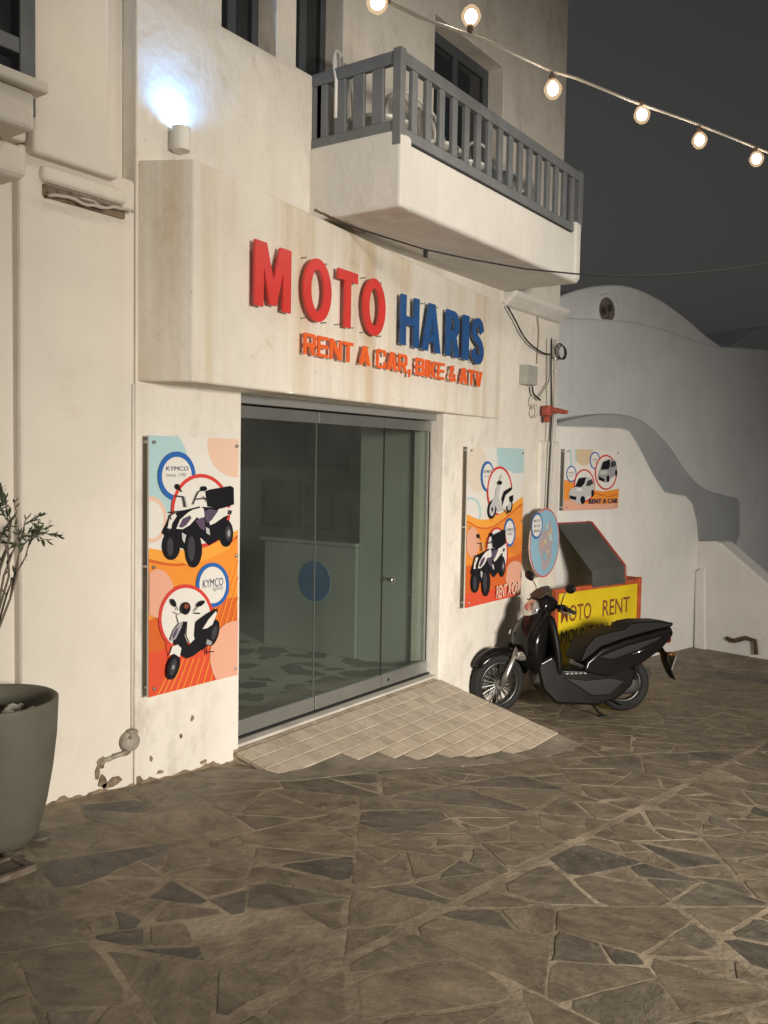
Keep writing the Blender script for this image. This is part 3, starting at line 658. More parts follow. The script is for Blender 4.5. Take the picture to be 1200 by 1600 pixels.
sign = thing('shop_name_sign', (fa0.x+1.6, fa0.y-.1, 2.85), 'large raised red and blue shop name letters on the white fascia', 'sign')
zt_, zb_ = FS(105, 62)[1], FS(97, 342)[1]
for ch, c0, c1, cy in (('M', 97, 260, 215), ('O', 304, 432, 285), ('T', 452, 545, 235), ('O', 558, 662, 365)):
    ex = .012 if ch == 'O' else 0
    place_letter(sign, GB[ch], FS(c0+(9 if ch != 'I' else 4), cy)[0], FS(c1, cy)[0], zb_-ex, zt_+ex, Vector((fa0.x, fa0.y, 0)), fad, fan, LO, LD, REDM, PIN4)
zt_, zb_ = FS(735, 297)[1], FS(725, 512)[1]
for ch, c0, c1, cy in (('H', 720, 806, 410), ('A', 812, 898, 480), ('R', 914, 979, 470), ('I', 989, 1018, 490), ('S', 1024, 1081, 500)):
    ex = .012 if ch == 'S' else 0
    place_letter(sign, GB[ch], FS(c0+(9 if ch != 'I' else 4), cy)[0], FS(c1, cy)[0], zb_-ex, zt_+ex, Vector((fa0.x, fa0.y, 0)), fad, fan, LO, LD, BLUEM, PIN4)
tagl = thing('tagline_sign', (fa0.x+2, fa0.y-.1, 2.7), 'smaller raised orange letters in one line below the shop name', 'sign')
txt = 'RENT A CAR, BIKE & ATV'; s0 = FS(318, 500)[0]; s1 = FS(1076, 660)[0]; zt_, zb_ = FS(320, 459)[1]-.004, FS(320, 553)[1]
tw = sum(GWD[c]+.17 for c in txt)-.17; cur = 0
for ch in txt:
    if ch != ' ':
        place_letter(tagl, GS[ch], s0+(s1-s0)*cur/tw, s0+(s1-s0)*(cur+GWD[ch])/tw, zb_, zt_, Vector((fa0.x, fa0.y, 0)), fad, fan, LO, LD*.75, ORANGEM, ((.15, .03), (.85, .97)) if ch not in ',I' else ((.5, .1),))
    cur += GWD[ch]+.17

# ------------------------------------------------------------------ printed boards
def flat(name, c, r=.35): return mat('print_'+name, c, r)
PC = {'white': (.72, .70, .66), 'cream': (.70, .62, .52), 'lblue': (.42, .60, .62), 'pink': (.72, .38, .27), 'peach': (.74, .52, .40), 'orange': (.78, .28, .045), 'dorange': (.62, .13, .03),
      'amber': (.82, .36, .06), 'red': (.66, .085, .04), 'ringr': (.60, .06, .045), 'ringb': (.03, .13, .42), 'black': (.012, .012, .016), 'dgrey': (.05, .05, .06), 'purple': (.10, .075, .12), 'grey': (.32, .32, .34), 'lgrey': (.5, .5, .5), 'navy': (.03, .045, .12), 'tan': (.62, .50, .34), 'sky': (.27, .47, .60), 'land': (.42, .36, .38), 'yellow': (.78, .60, .02), 'brown': (.22, .07, .03)}
class Print:
    def __init__(s, p0, ax, nrm, rect, conv):
        s.p0 = p0; s.ax = ax; s.n = nrm; s.rect = rect; s.conv = conv; s.mb = MB(); s.cols = []; s.k = 0
    def uv(s, cx, cy):
        p = PP(*s.conv(cx, cy), s.p0, s.n); return ((p-s.p0).dot(s.ax), p.z)
    def mi(s, c):
        if c not in s.cols: s.cols.append(c)
        return s.cols.index(c)
    def raw(s, pts, c, fs=None, cl=True):
        if cl and fs is None:
            u0, u1, v0, v1 = s.rect
            for (a, b, d) in ((1, 0, u1), (-1, 0, -u0), (0, 1, v1), (0, -1, -v0)):
                pts = clip(pts, a, b, d)
                if len(pts) < 3: return
        s.k += 1
        v = [s.p0 + s.ax*u + Vector((0, 0, v_)) + s.n*(.0004*s.k) for u, v_ in pts]
        s.mb.add(v, fs or [tuple(range(len(v)))], s.mi(c))
    def poly(s, cpts, c): s.raw([s.uv(*q) for q in cpts], c)
    def ell(s, cx, cy, rx, ry, c, rot=0, n=32):
        s.poly([(cx+rx*cos(t)*cos(rot)-ry*sin(t)*sin(rot), cy+rx*cos(t)*sin(rot)+ry*sin(t)*cos(rot)) for t in [2*pi*i/n for i in range(n)]], c)
    def line(s, pts, wd, c):
        for (a, b) in zip(pts, pts[1:]):
            dx, dy = b[0]-a[0], b[1]-a[1]; l = sqrt(dx*dx+dy*dy) or 1; nx, ny = -dy/l*wd/2, dx/l*wd/2
            s.poly([(a[0]+nx, a[1]+ny), (b[0]+nx, b[1]+ny), (b[0]-nx, b[1]-ny), (a[0]-nx, a[1]-ny)], c)
    def text(s, t, a, b, c, bold=.0):              # a: top-left, b: bottom-right
        (u0, v1), (u1, v0) = s.uv(*a), s.uv(*b); v, f = text_geo(t, bold, 0, 3); x0, x1, y0, y1 = bbox(v)
        s.raw([(u0+(q[0]-x0)/(x1-x0)*(u1-u0), v0+(q[1]-y0)/(y1-y0)*(v1-v0)) for q in v], c, f)
    def done(s, parent, name='print'):
        return s.mb.build(name, [flat(c, PC[c]) for c in s.cols], parent, fix=False)
def board(name, label, cat, TL, BR, Yp, group=None, thick=.012, plane=None):
    """board on standoffs in front of a wall; plane=(p0, ax, n)"""
    if plane is None: p0 = Vector((0, Yp, 0)); ax = Vector((1, 0, 0)); nrm = Vector((0, -1, 0))
    else: p0, ax, nrm = plane
    a, b = PP(*TL, p0, nrm), PP(*BR, p0, nrm); u0, u1 = (a-p0).dot(ax), (b-p0).dot(ax); v1, v0 = a.z, b.z
    t = thing(name, p0+ax*((u0+u1)/2)+Vector((0, 0, v0)), label, cat, group)
    mb = MB(); c = [p0+ax*u+Vector((0, 0, v)) for u, v in ((u0, v0), (u1, v0), (u1, v1), (u0, v1))]; mb.prism(c, -nrm*thick); mb.build('board', flat('edge', (.62, .60, .55)), t)
    return t, p0, ax, nrm, (u0, u1, v0, v1)
def standoffs(t, p0, ax, nrm, rect, gap, pts):
    u0, u1, v0, v1 = rect
    for fu, fv in pts:
        c = p0+ax*(u0+(u1-u0)*fu)+Vector((0, 0, v0+(v1-v0)*fv)); mb = MB()
        mb.tube([c-nrm*(gap), c-nrm*.0125], .013, 10); mb.lathe([(0, .0), (.011, 0), (.011, .004), (.006, .008), (0, .009)], 10, M=ALIGN(c+nrm*.0125, nrm)); mb.build('standoff', STEEL, t, smooth=False)
SOFF = [(.04, .975), (.04, .5), (.05, .03), (.965, .97), (.97, .51), (.965, .03)]
def wave(pts, n=8):
    out = []
    P = [pts[0]]+list(pts)+[pts[-1]]
    for i in range(1, len(P)-2):
        for j in range(n):
            t = j/n; q = []
            for k in (0, 1):
                p0_, p1_, p2_, p3_ = P[i-1][k], P[i][k], P[i+1][k], P[i+2][k]
                q.append(.5*((2*p1_)+(-p0_+p2_)*t+(2*p0_-5*p1_+4*p2_-p3_)*t*t+(-p0_+3*p1_-3*p2_+p3_)*t**3))
            out.append(tuple(q))
    return out+[pts[-1]]
def draw_atv(P, T):
    """T maps drawing coordinates (those of the large poster's crop) to this poster's"""
    def poly(pts, c): P.poly([T(*q) for q in pts], c)
    def ell(cx, cy, rx, ry, c, rot=0): poly([(cx+rx*cos(t)*cos(rot)-ry*sin(t)*sin(rot), cy+rx*cos(t)*sin(rot)+ry*sin(t)*cos(rot)) for t in [2*pi*i/24 for i in range(24)]], c)
    def line(pts, wd, c):
        for a_, b_ in zip(pts, pts[1:]):
            dx, dy = b_[0]-a_[0], b_[1]-a_[1]; l = sqrt(dx*dx+dy*dy) or 1; nx, ny = -dy/l*wd/2, dx/l*wd/2
            poly([(a_[0]+nx, a_[1]+ny), (b_[0]+nx, b_[1]+ny), (b_[0]-nx, b_[1]-ny), (a_[0]-nx, a_[1]-ny)], c)
    poly([(420, 382), (445, 372), (560, 352), (578, 362), (580, 455), (505, 480), (432, 466)], 'black')
    ell(535, 615, 40, 76, 'black'); ell(548, 615, 18, 42, 'dgrey'); ell(550, 615, 8, 20, 'grey')
    poly([(205, 560), (225, 510), (300, 490), (380, 468), (440, 470), (520, 480), (545, 520), (515, 590), (495, 650), (440, 682), (395, 640), (300, 700), (250, 680), (180, 610)], 'black')
    poly([(440, 545), (470, 500), (500, 478), (560, 472), (565, 505), (520, 525), (470, 560), (445, 570)], 'white')
    poly([(545, 485), (568, 490), (562, 512), (540, 508)], 'dgrey')
    poly([(400, 500), (440, 480), (490, 490), (455, 540), (430, 560)], 'purple')
    poly([(420, 580), (440, 590), (445, 625), (425, 615)], 'lgrey')
    ell(230, 685, 48, 78, 'black'); ell(352, 705, 48, 100, 'black')
    ell(340, 700, 20, 70, 'dgrey'); ell(222, 690, 18, 52, 'dgrey')
    poly([(220, 520), (250, 505), (258, 520), (232, 560), (225, 600), (205, 595)], 'white')
    poly([(255, 590), (275, 540), (320, 500), (385, 462), (408, 480), (412, 520), (395, 545), (370, 525), (330, 570), (290, 592)], 'white')
    poly([(268, 578), (290, 535), (330, 515), (340, 530), (310, 570), (285, 585)], 'purple')
    poly([(360, 545), (400, 525), (415, 545), (412, 600), (390, 590)], 'purple')
    poly([(285, 610), (310, 625), (300, 670), (288, 650)], 'lgrey')
    line([(182, 610), (210, 590), (235, 600)], 9, 'black'); line([(215, 500), (300, 490), (385, 470)], 8, 'black'); line([(218, 515), (225, 540)], 6, 'black')
    line([(262, 355), (285, 385)], 6, 'black'); ell(260, 357, 13, 17, 'black', -.4); line([(404, 370), (375, 385), (360, 415), (345, 455)], 6, 'black'); ell(405, 367, 18, 14, 'black')
    line([(250, 408), (290, 412), (300, 470)], 8, 'dgrey'); line([(365, 425), (420, 420)], 8, 'dgrey'); line([(300, 410), (312, 470)], 6, 'lgrey'); line([(400, 410), (425, 440)], 5, 'dgrey')
def draw_scooter(P, T):
    def poly(pts, c): P.poly([T(*q) for q in pts], c)
    def ell(cx, cy, rx, ry, c, rot=0): poly([(cx+rx*cos(t)*cos(rot)-ry*sin(t)*sin(rot), cy+rx*cos(t)*sin(rot)+ry*sin(t)*cos(rot)) for t in [2*pi*i/24 for i in range(24)]], c)
    def line(pts, wd, c):
        for a_, b_ in zip(pts, pts[1:]):
            dx, dy = b_[0]-a_[0], b_[1]-a_[1]; l = sqrt(dx*dx+dy*dy) or 1; nx, ny = -dy/l*wd/2, dx/l*wd/2
            poly([(a_[0]+nx, a_[1]+ny), (b_[0]+nx, b_[1]+ny), (b_[0]-nx, b_[1]-ny), (a_[0]-nx, a_[1]-ny)], c)
    ell(455, 1165, 32, 75, 'black', .25); ell(462, 1165, 14, 40, 'dgrey', .25)
    poly([(345, 1140), (365, 1100), (420, 1060), (475, 1030), (480, 1045), (455, 1110), (440, 1160), (440, 1230), (400, 1250), (350, 1290), (310, 1308), (280, 1290), (330, 1230), (350, 1190)], 'black')
    poly([(395, 1145), (430, 1090), (470, 1045), (475, 1060), (450, 1120), (420, 1140)], 'white'); poly([(420, 1200), (450, 1215), (440, 1235), (415, 1228)], 'grey')
    poly([(235, 1225), (250, 1150), (290, 1100), (310, 1110), (295, 1180), (320, 1240), (330, 1280), (300, 1305), (275, 1285), (270, 1245)], 'black')
    poly([(215, 1200), (235, 1150), (265, 1110), (290, 1095), (275, 1140), (245, 1200), (225, 1210)], 'grey'); poly([(225, 1185), (245, 1145), (262, 1130), (250, 1170), (232, 1200)], 'purple')
    poly([(310, 1100), (350, 1110), (345, 1180), (350, 1200), (325, 1225), (305, 1180)], 'white')
    poly([(250, 1070), (290, 1050), (340, 1060), (330, 1085), (290, 1100), (262, 1110)], 'white')
    ell(300, 1030, 27, 36, 'black', .2); ell(304, 1018, 14, 14, 'brown')
    ell(232, 1352, 33, 75, 'black', .25); ell(230, 1355, 16, 48, 'dgrey', .25); ell(230, 1355, 6, 14, 'grey', .25)
    poly([(208, 1290), (225, 1240), (255, 1230), (275, 1250), (265, 1300), (235, 1280)], 'white')
    line([(232, 985), (255, 1040)], 5, 'black'); ell(231, 998, 12, 24, 'black', -.5); line([(385, 1000), (345, 1045)], 5, 'black'); ell(382, 1003, 26, 12, 'black', -.6)
    line([(235, 1050), (262, 1062)], 7, 'lgrey'); line([(345, 1055), (378, 1058)], 7, 'black')
    line([(385, 1262), (410, 1235), (415, 1285)], 6, 'black'); line([(410, 1272), (455, 1268)], 5, 'black')

GAP = .075
# large poster left of the door
conv1 = lambda cx, cy: (200+cx/3.555, 660+cy/3.555)
t, p0, ax, nr, rect = board('poster_board', 'tall printed board with quad bike above scooter, left of the glass door', 'poster', (232.5, 680), (369.5, 1054), W-GAP, 'rental posters on standoffs')
standoffs(t, p0, ax, nr, rect, GAP, SOFF)
P = Print(p0, ax, nr, rect, conv1)
P.poly([(60, 0), (700, 0), (700, 1600), (60, 1600)], 'white')
P.ell(190, 270, 150, 240, 'lblue'); P.ell(600, 120, 160, 185, 'peach'); P.ell(130, 540, 85, 130, 'peach'); P.ell(130, 540, 66, 105, 'white')
edge = wave([(60, 690), (115, 698), (220, 715), (330, 715), (430, 690), (520, 645), (620, 590), (700, 540)])
P.poly(edge+[(700, 1600), (60, 1600)], 'amber')
e2 = wave([(60, 745), (115, 758), (220, 780), (320, 780), (430, 745), (520, 690), (620, 615), (700, 560)])
P.poly(e2+[(700, 1600), (60, 1600)], 'dorange')
e3 = wave([(60, 762), (115, 776), (220, 796), (320, 794), (430, 760), (520, 706), (620, 632), (700, 575)])
P.poly(e3+[(700, 1600), (60, 1600)], 'orange')
P.poly([(60, 1130), (300, 1000), (700, 960), (700, 1600), (60, 1600)], 'dorange'); P.poly([(60, 1300), (300, 1230), (700, 1130), (700, 1600), (60, 1600)], 'red')
for i in range(17): P.line([(100+i*40, 1640-i*10), (330+i*40, 1180-i*60)], 6, 'orange')
P.ell(160, 950, 90, 135, 'pink'); P.ell(600, 1300, 150, 200, 'pink')
P.ell(265, 298, 105, 137, 'ringb'); P.ell(265, 298, 83, 107, 'white')
P.ell(398, 490, 165, 205, 'ringr'); P.ell(398, 490, 148, 184, 'white')
P.poly(wave([(250, 690), (330, 715), (430, 690), (520, 645), (540, 640)])+[(560, 700), (440, 760), (320, 790), (240, 760)], 'amber')
P.ell(463, 902, 92, 124, 'ringb'); P.ell(463, 902, 74, 102, 'white')
P.ell(315, 1090, 154, 192, 'ringr'); P.ell(315, 1090, 137, 172, 'white')
P.poly([(200, 1230), (440, 1210), (430, 1300), (220, 1320)], 'red')
P.text('KYMCO', (205, 243), (327, 268), 'navy', .0); P.text('mxu 170', (207, 280), (312, 301), 'grey')
P.text('KYMCO', (407, 874), (520, 905), 'navy', .0); P.text('agility', (460, 910), (520, 932), 'grey')
draw_atv(P, lambda x, y: (x, y)); draw_scooter(P, lambda x, y: (x, y))
P.done(t)
# poster right of the door: scooter above, quad below
conv2 = lambda cx, cy: (700+cx/4, 680+cy/4)
t, p0, ax, nr, rect = board('poster_board', 'printed board with white scooter above quad bike, right of the glass door', 'poster', (731.5, 697), (813, 929), W-GAP, 'rental posters on standoffs')
standoffs(t, p0, ax, nr, rect, GAP, SOFF)
P = Print(p0, ax, nr, rect, conv2)
P.poly([(50, 0), (500, 0), (500, 1200), (50, 1200)], 'white'); P.poly([(300, 0), (500, 0), (500, 230), (420, 240), (310, 190)], 'lblue'); P.ell(180, 210, 65, 150, 'cream'); P.ell(140, 480, 68, 95, 'lblue'); P.ell(140, 480, 55, 78, 'white')
P.poly(wave([(50, 480), (120, 495), (190, 525), (270, 520), (350, 470), (440, 402), (500, 360)])+[(500, 1200), (50, 1200)], 'amber')
P.poly(wave([(50, 520), (120, 535), (190, 572), (270, 570), (350, 520), (440, 440), (500, 400)])+[(500, 1200), (50, 1200)], 'dorange')
P.poly(wave([(50, 532), (120, 545), (190, 582), (270, 580), (350, 532), (440, 452), (500, 412)])+[(500, 1200), (50, 1200)], 'orange')
P.poly([(50, 820), (300, 800), (500, 720), (500, 1200), (50, 1200)], 'dorange'); P.poly([(50, 1000), (300, 960), (500, 900), (500, 1200), (50, 1200)], 'red')
for i in range(9): P.line([(330+i*14, 720+i*4), (400+i*14, 640)], 4, 'dorange')
P.ell(150, 670, 42, 95, 'pink'); P.ell(415, 880, 60, 95, 'pink')
P.ell(243, 258, 42, 96, 'ringb'); P.ell(245, 258, 33, 80, 'white'); P.ell(318, 350, 80, 156, 'ringr'); P.ell(318, 350, 71, 141, 'white')
P.ell(380, 607, 36, 90, 'ringb'); P.ell(380, 607, 28, 74, 'white'); P.ell(300, 735, 70, 162, 'ringr'); P.ell(300, 735, 61, 148, 'white')
P.poly(wave([(250, 510), (300, 500), (350, 470), (390, 440)])+[(390, 470), (330, 520), (270, 540)], 'amber'); P.poly([(225, 850), (365, 820), (350, 930), (240, 930)], 'dorange')
P.text('KYMCO', (219, 218), (268, 236), 'navy'); P.text('like 125', (222, 250), (250, 262), 'grey'); P.text('KYMCO', (360, 583), (404, 598), 'navy'); P.text('mxu', (365, 610), (395, 622), 'grey')
# white step-through scooter
P.ell(268, 463, 27, 60, 'black', .1); P.ell(268, 463, 17, 42, 'lgrey', .1); P.ell(268, 463, 7, 14, 'dgrey'); P.ell(375, 440, 20, 46, 'black', .1); P.ell(375, 440, 12, 30, 'lgrey', .1)
P.poly([(262, 420), (275, 395), (300, 410), (295, 460), (285, 440)], 'lgrey'); P.poly([(282, 400), (288, 340), (303, 310), (318, 320), (308, 380), (322, 445), (350, 450), (340, 470), (302, 480), (290, 440)], 'lgrey')
P.poly([(322, 430), (325, 390), (345, 350), (390, 320), (395, 335), (398, 405), (375, 425), (340, 460)], 'white'); P.poly([(324, 395), (340, 350), (392, 320), (390, 340), (350, 375), (330, 445)], 'black'); P.poly([(370, 385), (398, 372), (398, 410), (375, 420)], 'black')
P.line([(300, 310), (312, 275), (326, 250)], 4, 'grey'); P.ell(322, 258, 7, 12, 'lgrey'); P.line([(295, 300), (325, 295)], 8, 'dgrey'); P.ell(313, 297, 14, 14, 'black'); P.line([(338, 465), (365, 495)], 5, 'black')
draw_atv(P, lambda x, y: (130+(x-180)*.55, 1022+(y-800)*.866-(x-180)*.12))
P.text('RENT A CAR', (286, 940), (432, 985), 'peach', .02)
P.done(t)

# ------------------------------------------------------------------ stepped stair wall, back building
K = PG(1087, 1010); dA = radians(-14)
sd = Vector((cos(dA), sin(dA), 0)); sn = Vector((sd.y, -sd.x, 0))
if sn.y > 0: sn = -sn
Kp = Vector((K.x, K.y, 0))
stair = thing('stair_wall', (K.x-1, K.y+.2, -.5), 'stepped white stair parapet wall carrying the small car sign', 'wall')
def SW(px, py): p = PP(px, py, Kp, sn); return p
out = [(862, 664), (925, 666), (972, 668), (985, 672), (1000, 697), (1022, 740), (1040, 768), (1060, 772), (1073, 774), (1083, 785), (1090, 812), (1093, 845), (1094, 870)]
pts = [SW(*q) for q in out]
b0 = pts[0].copy(); b0.z = -.9; b1 = pts[-1].copy(); b1.z = -.9
mb = MB(); mb.prism([b0]+[b1]+pts[::-1], -sn*.3); mb.build('parapet', P_STAIR, stair, bevel=.035, seg=3)
KR = PG(1196, 1029); rd = (Vector((KR.x, KR.y, 0))-Kp).normalized(); rn = Vector((rd.y, -rd.x, 0))
if rn.x > 0: rn = -rn
rp0 = Kp + rn*.05
def RW(px, py): return PP(px, py, rp0, rn)
out = [(1076, 845), (1116, 845), (1126, 848), (1160, 878), (1196, 910), (1260, 968), (1300, 990)]
pts = [RW(*q) for q in out]; b0 = pts[0].copy(); b0.z = -.9; b1 = pts[-1].copy(); b1.z = -.9
mb = MB(); mb.prism([b0, b1]+pts[::-1], -rn*.35); mb.build('lower_parapet', P_STAIR, stair, bevel=.03, seg=3)
pts = [RW(*q) for q in [(1088, 893), (1096, 888), (1104, 888), (1105, 1040), (1086, 1040)]]
mb = MB(); mb.prism(pts, rn*.05); mb.build('pier', P_STAIR, stair, bevel=.025, seg=3)
pts = [RW(1137, 997)+rn*.02, RW(1150, 1001)+rn*.05, RW(1168, 996)+rn*.05, RW(1182, 1000)+rn*.04, RW(1184, 1022)+rn*.04]
mb = MB(); mb.tube(pts, .028, 8); mb.build('rusty_drain_pipe', mat('rust', (.10, .06, .035), .9, nscale=20, namt=.5, bump=.6), stair, smooth=True)
SHADOWM = plaster('painted_shadow_grey', (.47, .49, .50), amt=.1, seed=29.)  # darker grey stands in for shade on the back wall
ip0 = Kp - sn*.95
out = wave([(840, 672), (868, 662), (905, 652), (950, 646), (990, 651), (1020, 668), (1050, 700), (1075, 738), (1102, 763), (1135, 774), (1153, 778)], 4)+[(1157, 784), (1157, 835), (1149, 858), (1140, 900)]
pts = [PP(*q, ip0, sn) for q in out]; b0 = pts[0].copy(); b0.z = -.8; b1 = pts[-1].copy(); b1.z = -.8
mb = MB(); mb.prism([b0, b1]+pts[::-1], -sn*.16); mb.build('parapet_shadow_slab', SHADOWM, stair, bevel=.04, seg=3)  # added slab, shaped and coloured as the parapet's cast shadow
bd = Vector((cos(radians(-19)), sin(radians(-19)), 0)); bn = Vector((bd.y, -bd.x, 0))
if bn.y > 0: bn = -bn
bp0 = Kp - sn*1.35
def BW(px, py): return PP(px, py, bp0, bn)
back = thing('vaulted_house', bp0+Vector((0, 0, -.5)), 'grey white house with rounded vault and round vent behind the stairs', 'building')
out = [(780, 498), (870, 495), (950, 498), (1000, 503), (1050, 517), (1090, 532), (1128, 541), (1160, 543), (1200, 546), (1300, 552), (1420, 560)]
pts = [BW(*q) for q in out]; b0 = pts[0].copy(); b0.z = -1; b1 = pts[-1].copy(); b1.z = -1
mb = MB(); mb.prism([b0, b1]+pts[::-1], -bn*3.); mb.build('wall', P_BACK, back, bevel=.05, seg=3)
bq = bp0 - bn*.06
out = wave([(780, 530), (820, 494), (860, 470), (905, 452), (945, 445), (985, 447), (1030, 466), (1070, 494), (1105, 524), (1135, 545)], 4)
pts = [PP(*q, bq, bn) for q in out]; b0 = pts[0].copy(); b0.z = 1; b1 = pts[-1].copy(); b1.z = 1
mb = MB(); mb.prism([b0, b1]+pts[::-1], -bn*2.8); mb.build('vault', P_BACK, back, bevel=.05, seg=3)
c = PP(947, 485, bq, bn); mb = MB(); mb.lathe([(.185, -.05), (.185, .03), (.205, .045), (.235, .03), (.27, -.05)], 28, M=ALIGN(c, bn)); mb.build('vent_ring', P_BACK, back, smooth=True)
mb = MB(); mb.lathe([(0, .012), (.14, .014), (.19, .01), (.19, -.02)], 24, M=ALIGN(c, bn)); vd = mb.build('vent_disc', mat('vent_brown', (.17, .145, .125), .7, nscale=12, namt=.4), back)
for (ox, oz) in ((-.07, -.02), (.065, .04)):
    mb = MB(); mb.lathe([(0, .02), (.045, .022), (.06, .012)], 12, M=ALIGN(c+bd*ox+Vector((0, 0, oz)), bn)); mb.build('vent_hole', mat('vent_dark', (.05, .045, .04), .8), vd)
# faint rounded roof far behind on the right
fp_ = bp0-bn*6
pts = [PP(*q, fp_, bn) for q in wave([(1120, 560), (1150, 535), (1185, 516), (1230, 505), (1300, 512), (1380, 560)], 4)]
mb = MB(); mb.prism(pts, -bn*2); tag(mb.build('distant_house', P_BACK, None, bevel=.05), 'dim rounded white roof far behind the wall at the right edge', 'building')

# small car sign on the stair wall
sp0 = Kp + sn*.085
t, p0, ax, nr, rect = board('poster_board', 'small square printed board with two white cars on the stair wall', 'poster', (883, 701), (965.5, 794.5), 0, 'rental posters on standoffs', plane=(sp0, sd, sn))
standoffs(t, p0, ax, nr, rect, .085, [(.04, .96), (.04, .05), (.95, .96), (.95, .05)])
P = Print(p0, ax, nr, rect, conv2)
P.poly([(650, 0), (1150, 0), (1150, 600), (650, 600)], 'white'); P.ell(850, 110, 58, 80, 'tan'); P.line([(765, 70), (770, 190)], 12, 'lblue'); P.line([(795, 70), (800, 170)], 10, 'lblue')
P.poly(wave([(650, 270), (735, 280), (800, 300), (880, 330), (960, 350), (1060, 335), (1150, 310)])+[(1150, 600), (650, 600)], 'orange')
P.poly(wave([(880, 345), (960, 372), (1010, 378), (1080, 360)])+[(1080, 366), (1010, 386), (960, 380), (880, 352)], 'dorange')
P.poly(wave([(650, 400), (735, 405), (830, 425), (960, 430), (1150, 420)])+[(1150, 600), (650, 600)], 'pink')
P.ell(770, 242, 32, 52, 'ringb'); P.ell(770, 242, 26, 44, 'white'); P.ell(917, 158, 32, 54, 'ringb'); P.ell(917, 158, 26, 46, 'white')
P.ell(850, 315, 66, 103, 'ringr'); P.ell(850, 315, 58, 93, 'white'); P.ell(985, 232, 70, 110, 'ringr'); P.ell(985, 232, 62, 100, 'white')
P.text('FIAT', (754, 230), (786, 240), 'navy'); P.text('panda', (756, 248), (784, 258), 'grey'); P.text('PEUGEOT', (902, 148), (934, 156), 'navy'); P.text('108', (908, 164), (928, 172), 'grey')
P.poly([(755, 350), (765, 335), (790, 325), (800, 320), (820, 265), (870, 258), (900, 275), (912, 315), (905, 370), (870, 385), (850, 420), (825, 432), (760, 405), (750, 380)], 'lgrey')
P.poly([(790, 322), (815, 268), (860, 262), (850, 300), (830, 325)], 'black'); P.poly([(858, 315), (868, 285), (895, 275), (905, 300), (880, 318)], 'dgrey'); P.poly([(755, 375), (800, 385), (795, 408), (757, 395)], 'black'); P.ell(838, 405, 15, 26, 'black'); P.ell(900, 362, 9, 22, 'black')
P.poly([(800, 330), (830, 330), (835, 350), (800, 350)], 'white')
P.poly([(932, 250), (945, 215), (960, 165), (1000, 148), (1045, 160), (1052, 200), (1048, 250), (1000, 275), (985, 298), (940, 280)], 'grey')
P.poly([(950, 215), (965, 168), (1005, 152), (1010, 185), (1000, 212)], 'black'); P.poly([(1012, 205), (1015, 165), (1042, 162), (1046, 190)], 'dgrey'); P.poly([(935, 255), (975, 275), (970, 292), (938, 278)], 'black'); P.ell(995, 272, 10, 22, 'black'); P.ell(1046, 235, 7, 20, 'black'); P.poly([(945, 225), (990, 220), (985, 245), (942, 245)], 'lgrey')
P.text('RENT A CAR', (876, 398), (1056, 424), 'navy', .03)
P.done(t)

# round island map sign near the corner
mY = W-.17
c = PY(851.5, 848, mY)
rm = (PY(851, 795, mY).z-PY(851, 903, mY).z)/2
mp = thing('map_sign', (c.x, mY, c.z-rm), 'round blue sign with an island map on the corner of the shop wall', 'sign')
mb = MB(); mb.lathe([(0, 0), (rm, 0), (rm, .012), (0, .012)], 48, M=ALIGN((c.x, mY+.012, c.z), (0, -1, 0))); mb.build('disc', flat('edge', (.62, .60, .55)), mp)
P = Print(Vector((0, mY, 0)), Vector((1, 0, 0)), Vector((0, -1, 0)), (-99, 99, -99, 99), lambda cx, cy: (cx, cy))
def circ(cx, cz, r, col): P.raw([(cx+r*cos(2*pi*i/40), cz+r*sin(2*pi*i/40)) for i in range(40)], col)
circ(c.x, c.z, rm*.995, 'ringr'); circ(c.x, c.z, rm*.955, 'sky')
rr = random.Random(5)
def blob(cx, cz, rx, rz, col, n=22, j=.3): P.raw([(cx+rx*cos(2*pi*i/n)*(1+rr.uniform(-j, j)), cz+rz*sin(2*pi*i/n)*(1+rr.uniform(-j, j))) for i in range(n)], col)
blob(c.x+.02, c.z-.02, rm*.42, rm*.62, 'land'); blob(c.x+.08, c.z+.2*rm, rm*.30, rm*.42, 'land')
for i in range(14): blob(c.x+.03+rr.uniform(-.3, .35)*rm, c.z+rr.uniform(-.5, .5)*rm, rm*.07, rm*.09, rr.choice(['sky', 'pink', 'lblue', 'tan']), 8)
bc = (c.x-rm*.60, c.z+rm*.52); circ(*bc, rm*.37, 'ringb'); circ(*bc, rm*.31, 'white')
for i, s_ in enumerate(('MOTO', 'RENT A CAR', 'MYKONOS')):
    v, f = text_geo(s_, .01, 0, 2); x0, x1, y0, y1 = bbox(v); ww = rm*.4; u0 = bc[0]-ww/2; v0 = bc[1]+rm*(.10-.14*i)
    P.raw([(u0+(q[0]-x0)/(x1-x0)*ww, v0+(q[1]-y0)/(y1-y0)*rm*.07) for q in v], 'navy', f)
P.done(mp)
for (ou, ov) in ((-.8, -.1), (.7, .2), (0, -.8)):
    mb = MB(); mb.tube([(c.x+ou*rm, W-.04, c.z+ov*rm), (c.x+ou*rm, mY+.012, c.z+ov*rm)], .013, 8); mb.build('standoff', STEEL, mp)

